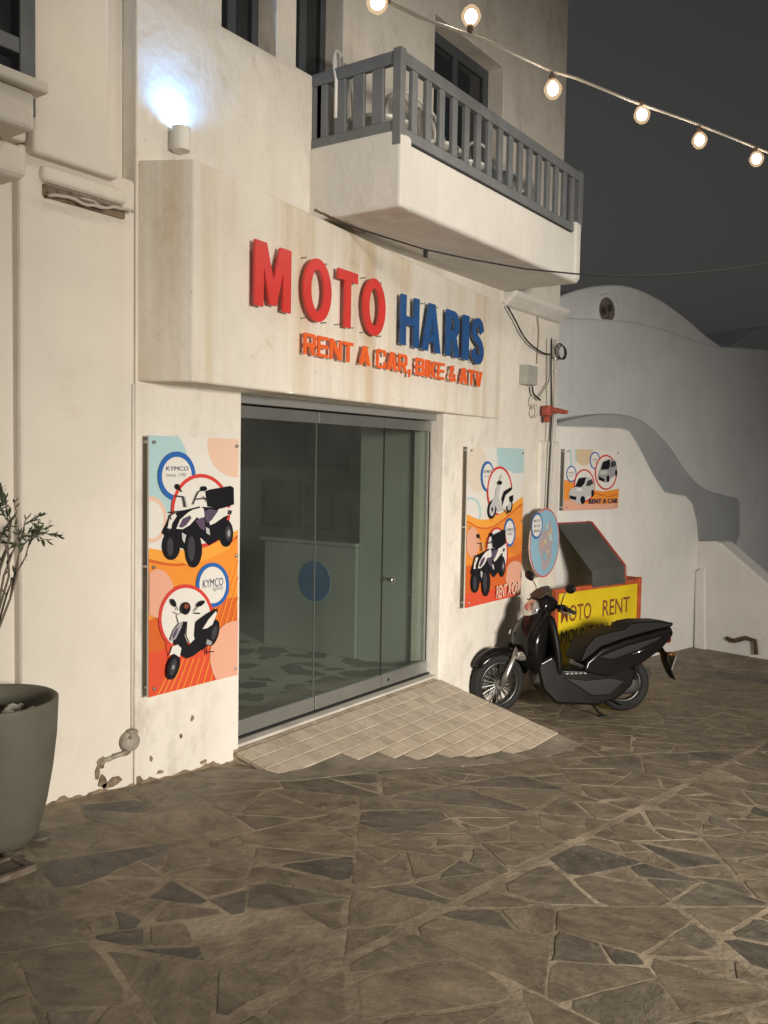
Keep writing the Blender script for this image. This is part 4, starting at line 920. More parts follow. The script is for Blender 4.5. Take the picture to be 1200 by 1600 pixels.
# ------------------------------------------------------------------ yellow signed booth
B = PG(998, 1058); L_ = 1.60
bo = thing('rental_booth', (B.x-.5, B.y+.2, G(B.x, B.y)), 'yellow fronted booth with orange frame and sloping dark roof behind the scooter', 'booth')
bx0 = Vector((B.x, B.y, 0)); bax = sd; bnr = sn
def BO(s, d, z): return bx0 + bax*s - bnr*d + Vector((0, 0, z))      # s along front (<0 = left), d depth back
gz = G(B.x, B.y)
ztop = PP(998, 905, bx0, bnr).z; 
ORF = mat('orange_frame', (.42, .085, .03), .5, nscale=9, namt=.25); YEL = mat('yellow_panel', (.66, .50, .015), .5, nscale=4, namt=.1); ROOFM = mat('grey_roof_sheet', (.075, .08, .075), .5, nscale=2, namt=.2)
def bbx(nm, s0, s1, d0, d1, z0, z1, m_, bv=.006):
    mb = MB(); mb.add([BO(s0, d0, z0), BO(s1, d0, z0), BO(s1, d1, z0), BO(s0, d1, z0), BO(s0, d0, z1), BO(s1, d0, z1), BO(s1, d1, z1), BO(s0, d1, z1)], [(0, 3, 2, 1), (4, 5, 6, 7), (0, 1, 5, 4), (1, 2, 6, 5), (2, 3, 7, 6), (3, 0, 4, 7)])
    return mb.build(nm, m_, bo, bevel=bv)
fp1 = bbx('front_panel', -L_+.05, -.06, .02, .045, gz+.15, ztop-.05, YEL, 0)
bbx('frame_post', -.058, 0, 0, .06, gz, ztop+.02, ORF); bbx('frame_post', -L_, -L_+.05, 0, .06, gz, ztop, ORF); RL = -.98; bbx('frame_rail', -L_+.05, -.06, .0, .06, ztop-.05, ztop, ORF); bbx('frame_rail', -L_+.05, -.06, .0, .06, gz+.08, gz+.15, ORF)
bbx('frame_post', -.04, .004, .36, .40, gz, ztop+.03, ORF); bbx('frame_rail', -.04, .002, .062, .358, ztop-.03, ztop+.015, ORF)
bbx('side_panel', -.03, -.012, .062, .358, gz+.05, ztop-.032, mat('booth_white', (.55, .53, .47), .6), 0)
zr1 = PP(975, 885, bx0, bnr).z; e = PP(905, 818, bx0-bnr*.48, bnr).z; RR_ = -.36
mb = MB(); hz2 = e-zr1
prof = [(-.012, ztop+.006), (.0, zr1), (.48, e), (.545, e+.004)]
mb.add([BO(RL, d, z) for d, z in prof]+[BO(RR_, d, z) for d, z in prof]+[BO(RL, d, z-.03) for d, z in prof]+[BO(RR_, d, z-.03) for d, z in prof],
       [(i, i+1, 4+i+1, 4+i) for i in range(3)]+[(8+i, 12+i, 12+i+1, 8+i+1) for i in range(3)]+[(0, 4, 12, 8), (3, 11, 15, 7)]+[(4+i, 5+i, 13+i, 12+i) for i in range(3)]+[(i, 8+i, 9+i, 1+i) for i in range(3)])
mb.build('roof', ROOFM, bo)
mb = MB(); mb.tube([BO(RR_+.01, d, z+.005) for d, z in prof], .014, 8); mb.tube([BO(RL, prof[-1][0], prof[-1][1]), BO(RR_, prof[-1][0], prof[-1][1])], .012, 8); mb.build('roof_trim', mat('red_trim', (.36, .05, .03), .5), bo)
mb = MB(); mb.add([BO(RR_-.01, .0, ztop+.001), BO(RR_-.01, .53, ztop+.001), BO(RR_-.01, .53, e-.02), BO(RR_-.01, .48, e-.035), BO(RR_-.01, 0, zr1-.06)], [(0, 1, 2, 3, 4)]); mb.add([BO(RR_+.03, .0, ztop+.001), BO(RR_+.03, .22, ztop+.001), BO(RR_+.03, .22, ztop+.18), BO(RR_+.03, 0, ztop+.05)], [(0, 1, 2, 3)]); mb.build('gable', mat('booth_white', (.55, .53, .47), .6), bo, fix=False)
P = Print(bx0-bnr*.0195, bax, bnr, (-99, 99, -99, 99), lambda cx, cy: (860+cx*150/632, 680+cy*380/1600))
zz = ztop
def btext(s_, s0, s1, z0, z1, col, bold=.0):
    v, f = text_geo(s_, bold, 0, 3); x0, x1, y0, y1 = bbox(v); P.raw([(s0+(q[0]-x0)/(x1-x0)*(s1-s0), z0+(q[1]-y0)/(y1-y0)*(z1-z0)) for q in v], col, f)
(ur, vt), (_, vb) = P.uv(523, 1060), P.uv(523, 1162)
(ul, _), _q = P.uv(345, 1110), 0
(u2, _) = P.uv(270, 1120)
btext('RENT', ul, ur, vb, vt, 'brown', .01); btext('MOTO', u2-(ur-ul)*1.02, u2, vb, vt, 'brown', .01)
(_, vt2), (_, vb2) = P.uv(200, 1262), P.uv(200, 1352)
btext('MOUNTAIN BIKES', u2-(ur-ul)*1.0, ur+.02, vb2, vt2, 'dgrey', .0)
P.done(fp1)

# ------------------------------------------------------------------ scooter
def ring_x(x, w_, z0, z1, n=18, e=2.6, yoff=0):
    zc, h = (z0+z1)/2, (z1-z0)/2; out = []
    for i in range(n):
        t = 2*pi*i/n; c, s_ = cos(t), sin(t)
        out.append((x, yoff+w_*math.copysign(abs(c)**(2/e), c), zc+h*math.copysign(abs(s_)**(2/e), s_)))
    return out
def ring_p(c, u, v, a_, b_, n=18, e=2.4):
    out = []
    for i in range(n):
        t = 2*pi*i/n; cc, ss = cos(t), sin(t)
        out.append(tuple(Vector(c)+Vector(u)*(a_*math.copysign(abs(cc)**(2/e), cc))+Vector(v)*(b_*math.copysign(abs(ss)**(2/e), ss))))
    return out
def make_scooter(name, loc, rz, label, cat, steer, lean, group=None):
    t = thing(name, loc, label, cat, group, rz); t.rotation_euler = (lean, 0, rz); t.scale = (1.0, 1.0, 1.03)
    WB = 1.30; RF, RR = .295, .275
    # steering: everything above and in front turns about the raked head axis
    axis = Vector((-.44, 0, 1)).normalized(); piv = Vector((WB-.06, 0, RF))
    ST = Matrix.Translation(piv) @ Matrix.Rotation(steer, 4, axis) @ Matrix.Translation(-piv)
    def bd(mb, nm, m_, par=t, **k): return mb.build(nm, m_, par, world=False, **k)
    def wheel(nm, x, r, wd, M0, spokes, rimr):
        wo = bpy.data.objects.new(nm, None); sc.collection.objects.link(wo); wo.parent = t
        M = M0 @ XF((x, 0, r), rx=pi/2); tr = wd/2
        mb = MB(); prof = []
        for i in range(14): a_ = 2*pi*i/14; prof.append((r-tr*.95+tr*.95*cos(a_), tr*sin(a_)))
        mb.lathe(prof, 40, M=M, closed=True); bd(mb, 'tyre', RUBBER, wo, smooth=True)
        mb = MB(); ri = r-tr*1.75; mb.lathe([(ri+.012, -.04), (ri-.012, -.036), (ri-.02, 0), (ri-.012, .036), (ri+.012, .04)], 40, M=M, closed=True); bd(mb, 'rim', mat('rim_grey', (.09, .088, .085), .35, metal=.8), wo, smooth=True)
        mb = MB(); mb.lathe([(0, -.05), (.045, -.05), (.05, -.03), (.05, .03), (.045, .05), (0, .05)], 20, M=M); bd(mb, 'hub', STEEL, wo)
        mb = MB()
        for i in range(spokes):
            a_ = 2*pi*i/spokes
            for s_ in (-1, 1): mb.tube([(.04*cos(a_), .04*sin(a_), s_*.03), (ri*cos(a_+.10*s_), ri*sin(a_+.10*s_), s_*.012)], [.008, .0055], 5, M=M)
        bd(mb, 'spokes', mat('spoke_silver', (.16, .16, .155), .4, metal=.9), wo)
        mb = MB(); mb.lathe([(.06, .058), (.13, .058), (.13, .062), (.06, .062)], 28, M=M, closed=True); bd(mb, 'brake_disc', STEEL, wo)
        return wo
    wheel('front_wheel', WB, RF, .10, ST, 18, .2); wheel('rear_wheel', 0, RR, .12, Matrix(), 9, .2)
    # fork legs
    for s_ in (-1, 1):
        mb = MB(); mb.tube([(WB, s_*.085, RF), (WB-.05, s_*.085, RF+.12), (WB-.17, s_*.07, RF+.36)], [.026, .03, .026], 10, M=ST); bd(mb, 'fork_leg', STEEL if s_ > 0 else BLACKM, smooth=True)
    # front mudguard
    rings = []
    for i in range(11):
        a_ = radians(168-i*13.5); rr_ = RF+.035; wv = .07*sqrt(max(.08, 1-((i-6)/7.2)**2))+.01; cx, cz = WB+rr_*cos(a_), RF+rr_*sin(a_); d = Vector((cos(a_), 0, sin(a_)))
        rings.append([tuple(Vector((cx, 0, cz))+Vector((0, wv*cos(b), 0))+d*(.035*sin(b)) - d*(.03*abs(cos(b)))) for b in [pi*j/8 for j in range(9)]]+[tuple(Vector((cx, 0, cz))+Vector((0, wv*.93*cos(b), 0))+d*(.035*sin(b)-.008) - d*(.03*abs(cos(b)))) for b in [pi*(8-j)/8 for j in range(9)]])
    mb = MB(); mb.loft(rings, M=ST); bd(mb, 'front_mudguard', BLACKP, smooth=True, sub=1)
    # front apron
    rings = []
    for (x, z, hw, hd) in ((.92, .36, .12, .07), (.95, .44, .20, .13), (.985, .53, .255, .17), (.99, .64, .285, .19), (.965, .75, .28, .18), (.915, .85, .24, .15), (.875, .93, .19, .11), (.855, .975, .13, .075), (.845, 1.0, .09, .05)):
        rings.append(ring_p((x, 0, z), (0, 1, 0), (.92, 0, .38), hw, hd, 20, 1.75))
    mb = MB(); mb.loft(rings); ap_ = bd(mb, 'front_apron', BLACKP, smooth=True, sub=1)
    for s_ in (-1, 1):                          # indicator lenses on the lower apron
        rings = []
        for i in range(7):
            u_ = i/6; y_ = s_*(.07+.15*u_); x = 1.125-.30*u_**2.0*.62; z = .545+.05*u_; k = max(.12, sin(pi*(.12+.83*u_)))
            rings.append(ring_p((x, y_, z), (.3, 0, 1), (1, s_*.7, 0), .050*k, .036*k, 10, 2))
        mb = MB(); mb.loft(rings); bd(mb, 'indicator', LENS, smooth=True, sub=1)
    mb = MB(); mb.loft([ring_p((1.098-.05*abs(i)/3, 0+i*.018, .70+.0*i), (0, 0, 1), (1, 0, 0), .055*(1-.0*i), .03, 10, 2) for i in (-2, -1, 0, 1, 2)]); bd(mb, 'grille', BLACKM, smooth=True)
    # leg shield (rider's side)
    rings = []
    for (x, z, hw) in ((.72, .30, .19), (.73, .45, .23), (.75, .60, .25), (.77, .74, .24), (.785, .88, .19), (.80, .96, .13)): rings.append(ring_p((x, 0, z), (0, 1, 0), (1, 0, .2), hw, .06, 18, 2.6))
    mb = MB(); mb.loft(rings); bd(mb, 'leg_shield', BLACKM, smooth=True, sub=1)
    def tprism(prof, wa, wb, nm, m_, par=t, bv=.03, sg=3, y0=None):
        mb = MB(); n_ = len(prof); W_ = lambda x: wa+wb*x
        if y0 is None: vs_ = [(x, W_(x), z) for x, z in prof]+[(x, -W_(x), z) for x, z in prof]
        else: vs_ = [(x, W_(x)+y0, z) for x, z in prof]+[(x, W_(x)-.02, z) for x, z in prof]
        mb.add(vs_, [tuple(range(n_)), tuple(range(n_, 2*n_))[::-1]]+[(i, n_+i, n_+(i+1) % n_, (i+1) % n_) for i in range(n_)])
        o = bd(mb, nm, m_, par, bevel=bv, seg=sg, smooth=True); wn_ = o.modifiers.new('wn', 'WEIGHTED_NORMAL'); return o
    # floorboard and lower fairing
    lf = tprism([(.96, .50), (.90, .26), (.76, .12), (.34, .095), (.14, .15), (-.02, .28), (-.06, .44), (.16, .475), (.48, .44), (.68, .45), (.80, .58)], .205, .0, 'lower_fairing', BLACKP)
    tprism([(.70, .37), (.40, .19), (.22, .20), (.06, .33), (.22, .36), (.46, .34)], .205, 0, 'side_skirt', BLACKM, lf, .01, 2, .012)
    mb = MB(); mb.box((.34, -.17, .428), (.64, .17, .446)); bd(mb, 'floor_mat', BLACKM, bevel=.006)
    mb = MB()
    for i in range(5): mb.box((.46+i*.045, .205, .40), (.485+i*.045, .212, .412))
    bd(mb, 'floor_trim', CHROME)
    # body under the seat
    sf = tprism([(.50, .42), (.46, .52), (.30, .64), (.04, .72), (-.22, .78), (-.44, .835), (-.47, .76), (-.34, .62), (-.12, .48), (.06, .40), (.24, .36)], .20, .06, 'side_fairing', BLACKP)
    tprism([(.34, .56), (.06, .655), (-.20, .72), (-.36, .755), (-.28, .70), (-.04, .60), (.20, .53)], .20, .06, 'side_panel', BLACKM, sf, .008, 2, .010)
    mb = MB(); mb.tube([(-.02, .198, .58), (-.10, .192, .605), (-.19, .186, .635)], [.006, .011, .005], 8); bd(mb, 'side_trim', CHROME, smooth=True)
    # seat
    st_ = tprism([(.53, .50), (.47, .64), (.37, .75), (.20, .795), (.06, .815), (.0, .865), (-.12, .885), (-.34, .885), (-.48, .865), (-.46, .83), (-.22, .785), (.04, .725), (.30, .645), (.47, .525)], .18, .07, 'seat', SEATM, t, .04, 4)
    mb = MB(); mb.tube([(.47, .196, .60), (.30, .184, .70), (.06, .172, .765), (-.22, .152, .83), (-.46, .136, .868)], .004, 6); bd(mb, 'seam', BLACKM, st_, smooth=True)
    for s_ in (-1, 1): mb = MB(); mb.tube([(-.20, s_*.16, .72), (-.34, s_*.155, .775), (-.46, s_*.10, .80), (-.50, 0, .80)], .014, 8); bd(mb, 'grab_rail', BLACKM, smooth=True)
    mb = MB(); mb.loft([ring_p((-.47+.01*abs(i), i*.03, .70), (0, 0, 1), (1, 0, 0), .035, .035, 10, 2) for i in (-3, -2, -1, 0, 1, 2, 3)]); bd(mb, 'tail_light', REDL, smooth=True)
    # tail mudguard with plate
    mb = MB(); mb.loft([ring_p(c_, (0, 1, 0), (.8, 0, .6), w_, .02, 10, 4) for c_, w_ in (((-.38, 0, .64), .07), ((-.44, 0, .55), .08), ((-.46, 0, .46), .085), ((-.50, 0, .36), .07), ((-.53, 0, .31), .06))]); bd(mb, 'rear_mudguard', BLACKM, smooth=True)
    mb = MB(); mb.box((-.006, -.09, -.07), (.006, .09, .07), M=XF((-.505, 0, .47), ry=-.35)); bd(mb, 'number_plate', mat('plate_dark', (.16, .16, .15), .5))
    for s_ in (-1, 1): mb = MB(); mb.ball((-.45, s_*.13, .565), (.045, .03, .024), 10); mb.tube([(-.44, s_*.05, .57), (-.45, s_*.12, .565)], .01, 6); bd(mb, 'rear_indicator', mat('amber_lens', (.10, .04, .012), .25), smooth=True)
    mb = MB(); mb.tube([(.845, .16, .99), (.99, .235, .74), (.985, .245, .60)], .004, 6); mb.tube([(.845, -.16, .99), (.99, -.235, .74), (.985, -.245, .60)], .004, 6); tag(bd(mb, 'panel_seams', BLACKM, ap_), kind='stuff')
    mb = MB(); mb.lathe([(0, 0), (.022, 0), (.024, .004), (0, .006)], 16, M=ALIGN((1.165, 0, .78), (1, 0, .35))); bd(mb, 'badge', CHROME, ap_)
    # engine, transmission, exhaust, shock absorbers
    mb = MB(); mb.loft([ring_x(x, w_, z0, z1, 14, 3, .12) for x, w_, z0, z1 in ((.42, .03, .20, .34), (.30, .055, .17, .37), (.10, .06, .18, .38), (-.06, .06, .185, .37), (-.13, .04, .22, .33))]); bd(mb, 'transmission_case', mat('engine_grey', (.05, .05, .05), .5, metal=.4), smooth=True, sub=1)
    mb = MB(); mb.tube([(.30, -.14, .22), (.10, -.16, .24), (-.05, -.17, .27), (-.36, -.17, .34)], [.025, .05, .065, .055], 12); bd(mb, 'exhaust', STEEL, smooth=True)
    for s_ in (-1, 1):
        mb = MB(); mb.tube([(-.04, s_*.15, .30), (-.12, s_*.14, .62)], .018, 8)
        for i in range(9): mb.lathe([(.034, -.006), (.038, 0), (.034, .006)], 12, M=ALIGN(Vector((-.05, s_*.15, .34)).lerp(Vector((-.115, s_*.14, .59)), i/8), (-.08, 0, .32)))
        bd(mb, 'shock_absorber', BLACKM, smooth=True)
    mb = MB(); mb.tube([(.42, .13, .17), (.34, .22, .04), (.30, .25, .012)], .012, 8); mb.box((.26, .22, .004), (.34, .27, .014)); bd(mb, 'side_stand', BLACKM)
    mb = MB()
    for s_ in (-1, 1): mb.tube([(.20, s_*.10, .16), (.06, s_*.12, .09), (-.05, s_*.13, .085)], .012, 8)
    bd(mb, 'centre_stand', BLACKM)
    # handlebar unit
    hc = Vector((.80, 0, 1.03))
    mb = MB(); mb.loft([ring_p((hc.x+.02+dx, 0, hc.z+dz), (0, 1, 0), (-.25, 0, 1), a_, b_, 18, 2.1) for dx, dz, a_, b_ in ((-.15, .00, .05, .035), (-.11, .0, .11, .07), (-.03, .015, .15, .10), (.06, .012, .155, .118), (.12, -.005, .135, .112))], M=ST); cw = bd(mb, 'headlight_cowl', BLACKP, smooth=True, sub=1)
    mb = MB(); mb.loft([ring_p((hc.x+dx, 0, hc.z-.012+dz), (0, 1, 0), (-.3, 0, 1), a_, b_, 18, 2.1) for dx, dz, a_, b_ in ((.125, -.01, .125, .105), (.17, -.02, .112, .092), (.20, -.028, .075, .06), (.212, -.03, .025, .02))], M=ST); bd(mb, 'headlight', LENS, cw, smooth=True, sub=1)
    mb = MB(); mb.loft([ring_p((hc.x+dx, 0, hc.z+dz), (0, 1, 0), (-.6, 0, 1), a_, .006, 14, 2.2) for dx, dz, a_ in ((.12, .085, .10), (.06, .13, .10), (.0, .165, .075), (-.03, .18, .03))], M=ST); bd(mb, 'fly_screen', mat('smoked_plastic', (.03, .027, .025), .35), cw, smooth=True)
    mb = MB(); mb.loft([ring_p((x, 0, z), (0, 1, 0), (1, 0, .4), hw, hd, 14, 2.2) for x, z, hw, hd in ((.84, .88, .06, .05), (.81, .94, .075, .06), (.795, .98, .09, .06))], M=ST); bd(mb, 'steering_neck', BLACKM, smooth=True)
    for s_ in (-1, 1):
        mb = MB(); mb.tube([(hc.x-.03, s_*.08, hc.z), (hc.x-.06, s_*.2, hc.z+.015), (hc.x-.13, s_*.24, hc.z+.0)], .014, 8, M=ST); hb = bd(mb, 'handlebar', BLACKM, smooth=True)
        mb = MB(); mb.tube([(hc.x-.07, s_*.215, hc.z+.012), (hc.x-.10, s_*.36, hc.z-.005)], .019, 10, M=ST); bd(mb, 'grip', RUBBER, hb, smooth=True)
        mb = MB(); mb.tube([(hc.x-.02, s_*.19, hc.z), (hc.x-.02, s_*.28, hc.z-.01), (hc.x-.05, s_*.38, hc.z-.02)], .007, 6, M=ST); bd(mb, 'brake_lever', STEEL, hb, smooth=True)
        mb = MB(); mb.box((hc.x-.10, s_*.2-.03, hc.z-.03), (hc.x-.03, s_*.2+.03, hc.z+.04), M=ST); bd(mb, 'switch_box', BLACKM, hb, bevel=.01)
        mb = MB(); mb.tube([(hc.x-.05, s_*.20, hc.z+.04), (hc.x-.05, s_*.24, hc.z+.14), (hc.x-.04, s_*.30, hc.z+.20)], .006, 6, M=ST); ma = bd(mb, 'mirror_stem', STEEL, smooth=True)
        mb = MB(); mb.loft([ring_p((hc.x-.04+dx, s_*.35, hc.z+.225), (0, s_*.95, .2), (0, -.2*s_, .97), a_, b_, 16, 2.4) for dx, a_, b_ in ((-.012, .07, .042), (.0, .076, .047), (.02, .06, .036), (.03, .025, .015))], M=ST); bd(mb, 'mirror_head', BLACKM, ma, smooth=True)
        mb = MB(); mb.loft([ring_p((hc.x-.0535+dx, s_*.35, hc.z+.225), (0, s_*.95, .2), (0, -.2*s_, .97), .064, .038, 16, 2.4) for dx in (0, .002)], M=ST); bd(mb, 'mirror_glass', CHROME, ma)
    mb = MB(); mb.tube([(hc.x-.02, .12, hc.z-.02), (hc.x+.08, .10, hc.z-.12), (hc.x+.02, .08, hc.z-.22)], .006, 6, M=ST); bd(mb, 'brake_cable', BLACKM)
    return t
fwp = PG(784, 1104); rwp = PG(976, 1110)
fwp = Vector((7.83, 3.98, 0)); rwp = Vector((8.66, 3.10, 0))
hd_ = (fwp-rwp); rz_ = atan2(hd_.y, hd_.x)
fwp.z = G(fwp.x, fwp.y); rwp.z = G(rwp.x, rwp.y)
scooter = make_scooter('motor_scooter', rwp+Vector((0, 0, .015)), rz_, 'black motor scooter parked beside the ramp in front of the yellow booth', 'scooter', radians(18), radians(4))

# ------------------------------------------------------------------ things inside the shop
cx_ = 6.98
ct = thing('reception_counter', (7.05, 5.8, .06), 'white reception counter with blue disc seen through the glass door', 'counter')
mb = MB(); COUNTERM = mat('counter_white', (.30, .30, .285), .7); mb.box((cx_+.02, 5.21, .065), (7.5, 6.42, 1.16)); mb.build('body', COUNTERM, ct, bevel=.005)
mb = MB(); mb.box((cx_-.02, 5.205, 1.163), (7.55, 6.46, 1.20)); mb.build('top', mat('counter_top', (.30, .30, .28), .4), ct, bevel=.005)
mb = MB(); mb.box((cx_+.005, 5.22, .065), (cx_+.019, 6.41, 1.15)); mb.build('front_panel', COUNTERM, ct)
c = PX(491, 908, cx_); mb = MB(); mb.lathe([(0, 0), (.215, 0), (.215, .003), (0, .003)], 40, M=ALIGN((cx_+.004, c.y, c.z), (-1, 0, 0))); mb.build('disc_rim', mat('disc_pale', (.25, .34, .42), .5), ct)
mb = MB(); mb.lathe([(0, 0), (.205, 0), (.205, .002), (0, .002)], 40, M=ALIGN((cx_+.0005, c.y, c.z), (-1, 0, 0))); mb.build('disc', mat('disc_blue', (.018, .12, .34), .5), ct)
FRM = mat('dark_frame', (.02, .02, .02), .4)
def frame(px0, py0, px1, py1, X, label):
    a_, b_ = PX(px0, py0, X), PX(px1, py1, X); y0, y1 = sorted((a_.y, b_.y)); z0, z1 = b_.z, a_.z
    t = thing('picture_frame', (X, (y0+y1)/2, z0), label, 'picture frame', 'frames on the wall inside the shop')
    for q in (((X-.03, y0, z0), (X, y0+.04, z1)), ((X-.03, y1-.04, z0), (X, y1, z1)), ((X-.03, y0+.04, z0), (X, y1-.04, z0+.04)), ((X-.03, y0+.04, z1-.04), (X, y1-.04, z1))): mb = MB(); mb.box(*q); mb.build('frame_bar', FRM, t)
    mb = MB(); mb.box((X-.015, y0+.04, z0+.04), (X-.002, y1-.04, z1-.04)); mb.build('picture', mat('picture_dark', (.05, .055, .055), .3), t)
frame(411, 750, 469, 825, 8.89, 'left dark framed picture on the wall inside the shop')
frame(478, 754, 519, 829, 8.89, 'right dark framed picture inside the shop, beside the cabinet')
a_, b_ = PX(392, 660, 8.7), PX(538, 733, 8.7)
ms = thing('wall_shelf', (8.7, (a_.y+b_.y)/2, b_.z), 'dark cabinet high on the back wall inside the shop', 'cabinet')
mb = MB(); mb.box((8.6, min(a_.y, b_.y), b_.z), (8.88, max(a_.y, b_.y), 2.7)); mb.build('body', mat('dark_wood', (.035, .03, .026), .5, nscale=4, namt=.3), ms, bevel=.006)
for i in range(3):
    y0 = min(a_.y, b_.y)+.02+i*(abs(a_.y-b_.y)-.04)/3; mb = MB(); mb.box((8.58, y0+.01, b_.z+.03), (8.598, y0+(abs(a_.y-b_.y)-.04)/3-.01, 2.67)); mb.build('door', mat('dark_wood', (.035, .03, .026), .5), ms, bevel=.004)
a_, b_ = PX(546, 712, 7.6), PX(577, 795, 7.6)
wc = thing('wall_cabinet', (7.6, (a_.y+b_.y)/2, b_.z), 'small pale cabinet hanging above the counter inside the shop', 'cabinet')
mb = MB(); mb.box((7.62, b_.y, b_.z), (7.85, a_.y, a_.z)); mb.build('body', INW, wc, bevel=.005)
mb = MB(); mb.box((7.60, b_.y+.008, b_.z+.01), (7.618, a_.y-.008, a_.z-.01)); mb.build('door', mat('cabinet_cream', (.5, .48, .38), .5), wc, bevel=.003)
mb = MB(); mb.box((7.85, b_.y-.05, b_.z+.1), (8.899, a_.y, a_.z)); mb.build('side_unit', INW, wc)
# a second scooter in the dark just inside the left jamb
s2 = copy_tree(scooter); s2.name = 'motor_scooter'; s2.location = (5.05, 6.0, .075); s2.rotation_euler = (radians(2), 0, radians(-115))
tag(s2, 'dark scooter standing inside the shop behind the left glass panel', 'scooter')

# ------------------------------------------------------------------ planter and olive tree
pc = Vector((2.38, 3.90, 0)); pz = G(2.38, 3.9)+.005
PH = .70
pl = thing('planter', (pc.x, pc.y, pz), 'tall tapered grey green plant pot against the left wall', 'planter')
POT = mat('grey_green_pot', (.115, .112, .085), .65, nscale=5, namt=.12, bump=.12, bscale=120)
prof = [(0, 0), (.15, 0), (.175, .012), (.20, .06), (.235, .2), (.262, .36), (.28, .52), (.287, PH-.02), (.287, PH-.005), (.28, PH), (.268, PH-.004), (.262, PH-.03), (.255, PH-.14), (0, PH-.14)]
mb = MB(); mb.lathe(prof, 56, M=Matrix.Translation((pc.x, pc.y, pz))); mb.build('pot', POT, pl, smooth=True)
mb = MB(); mb.lathe([(.257, PH-.12), (.15, PH-.10), (0, PH-.095)], 40, M=Matrix.Translation((pc.x, pc.y, pz))); mb.build('soil', mat('soil', (.03, .022, .015), .95, bump=1, bscale=60), pl)
rr = random.Random(4)
for i in range(46):
    a_ = rr.uniform(0, 2*pi); r_ = .225*sqrt(rr.random()); mb = MB(); s_ = rr.uniform(.014, .03)
    mb.ball((0, 0, 0), (s_, s_*rr.uniform(.7, 1), s_*.7), 7, M=XF((pc.x+r_*cos(a_), pc.y+r_*sin(a_), pz+PH-.085+(.257-r_)*.0+.004), rz=a_)); mb.build('pebble', mat('white_pebble', (.7, .68, .64), .7), pl, smooth=True)
q = PG(83, 1326); mb = MB(); mb.lathe([(0, 0), (.05, 0), (.05, .012), (0, .014)], 16, M=Matrix.Translation((pc.x+.17, pc.y-.10, pz-.004+.0))); mb.build('pot_foot', POT, pl)
tr = thing('olive_tree', (pc.x, pc.y, pz+PH-.1), 'young olive tree with thin branches growing from the pot', 'tree')
BARK = mat('olive_bark', (.16, .13, .10), .85, bump=.6, bscale=60)
tb = Vector((pc.x-.02, pc.y-.02, pz+PH-.1))
LEAF = mat('olive_leaf', (.055, .075, .04), .55, nscale=30, namt=.4)
branches = []
main = [tb, tb+Vector((.0, .0, .3)), tb+Vector((-.01, .0, .55)), tb+Vector((.0, .01, .85)), tb+Vector((-.03, .0, 1.15)), tb+Vector((-.02, .0, 1.4))]
mb = MB(); mb.tube(main, [.011, .010, .009, .007, .005, .003], 8); mb.build('trunk', BARK, tr, smooth=True)
def tgt(px, py, dY): return PY(px, py, pc.y+dY)
forks = [(.36, [tgt(16, 935, -.02), tgt(26, 900, -.03), tgt(30, 860, -.04), tgt(48, 838, -.05), tgt(72, 834, -.06)]), (.36, [tgt(16, 935, -.02), tgt(24, 890, 0), tgt(33, 850, 0), tgt(24, 822, .02)]), (.42, [tgt(14, 900, -.05), tgt(12, 850, -.08), tgt(18, 815, -.1), tgt(6, 782, -.1)]),
         (.55, [tgt(4, 870, -.1), tgt(16, 840, -.12), tgt(12, 808, -.1)]), (.5, [tgt(-20, 880, 0), tgt(-50, 830, -.05), tgt(-80, 790, -.05)]), (.7, [tgt(-10, 800, 0), tgt(14, 790, -.04), tgt(8, 788, -.04)]), (.85, [tgt(-20, 760, .05), tgt(-30, 720, .05)]), (.36, [tgt(10, 930, .03), tgt(20, 905, .05), tgt(40, 870, .04), tgt(46, 846, .02), tgt(58, 826, 0)]), (.4, [tgt(6, 900, -.06), tgt(20, 862, -.08), tgt(34, 838, -.1), tgt(40, 812, -.1)]), (.45, [tgt(0, 890, -.1), tgt(10, 862, -.12), tgt(22, 850, -.14), tgt(30, 836, -.14)]), (.5, [tgt(-4, 850, -.05), tgt(8, 825, -.05), tgt(26, 800, -.06), tgt(22, 786, -.06)]), (.6, [tgt(-30, 850, -.1), tgt(-12, 800, -.15), tgt(0, 792, -.15)])]
for zf, pts in forks:
    st = tb+Vector((0, 0, zf)); path = [st]+pts; mb = MB(); mb.tube(path, [.0045*(1-i/(len(path)))+.0016 for i in range(len(path))], 6); mb.build('branch', BARK, tr, smooth=True); branches.append(path)
rr = random.Random(9)
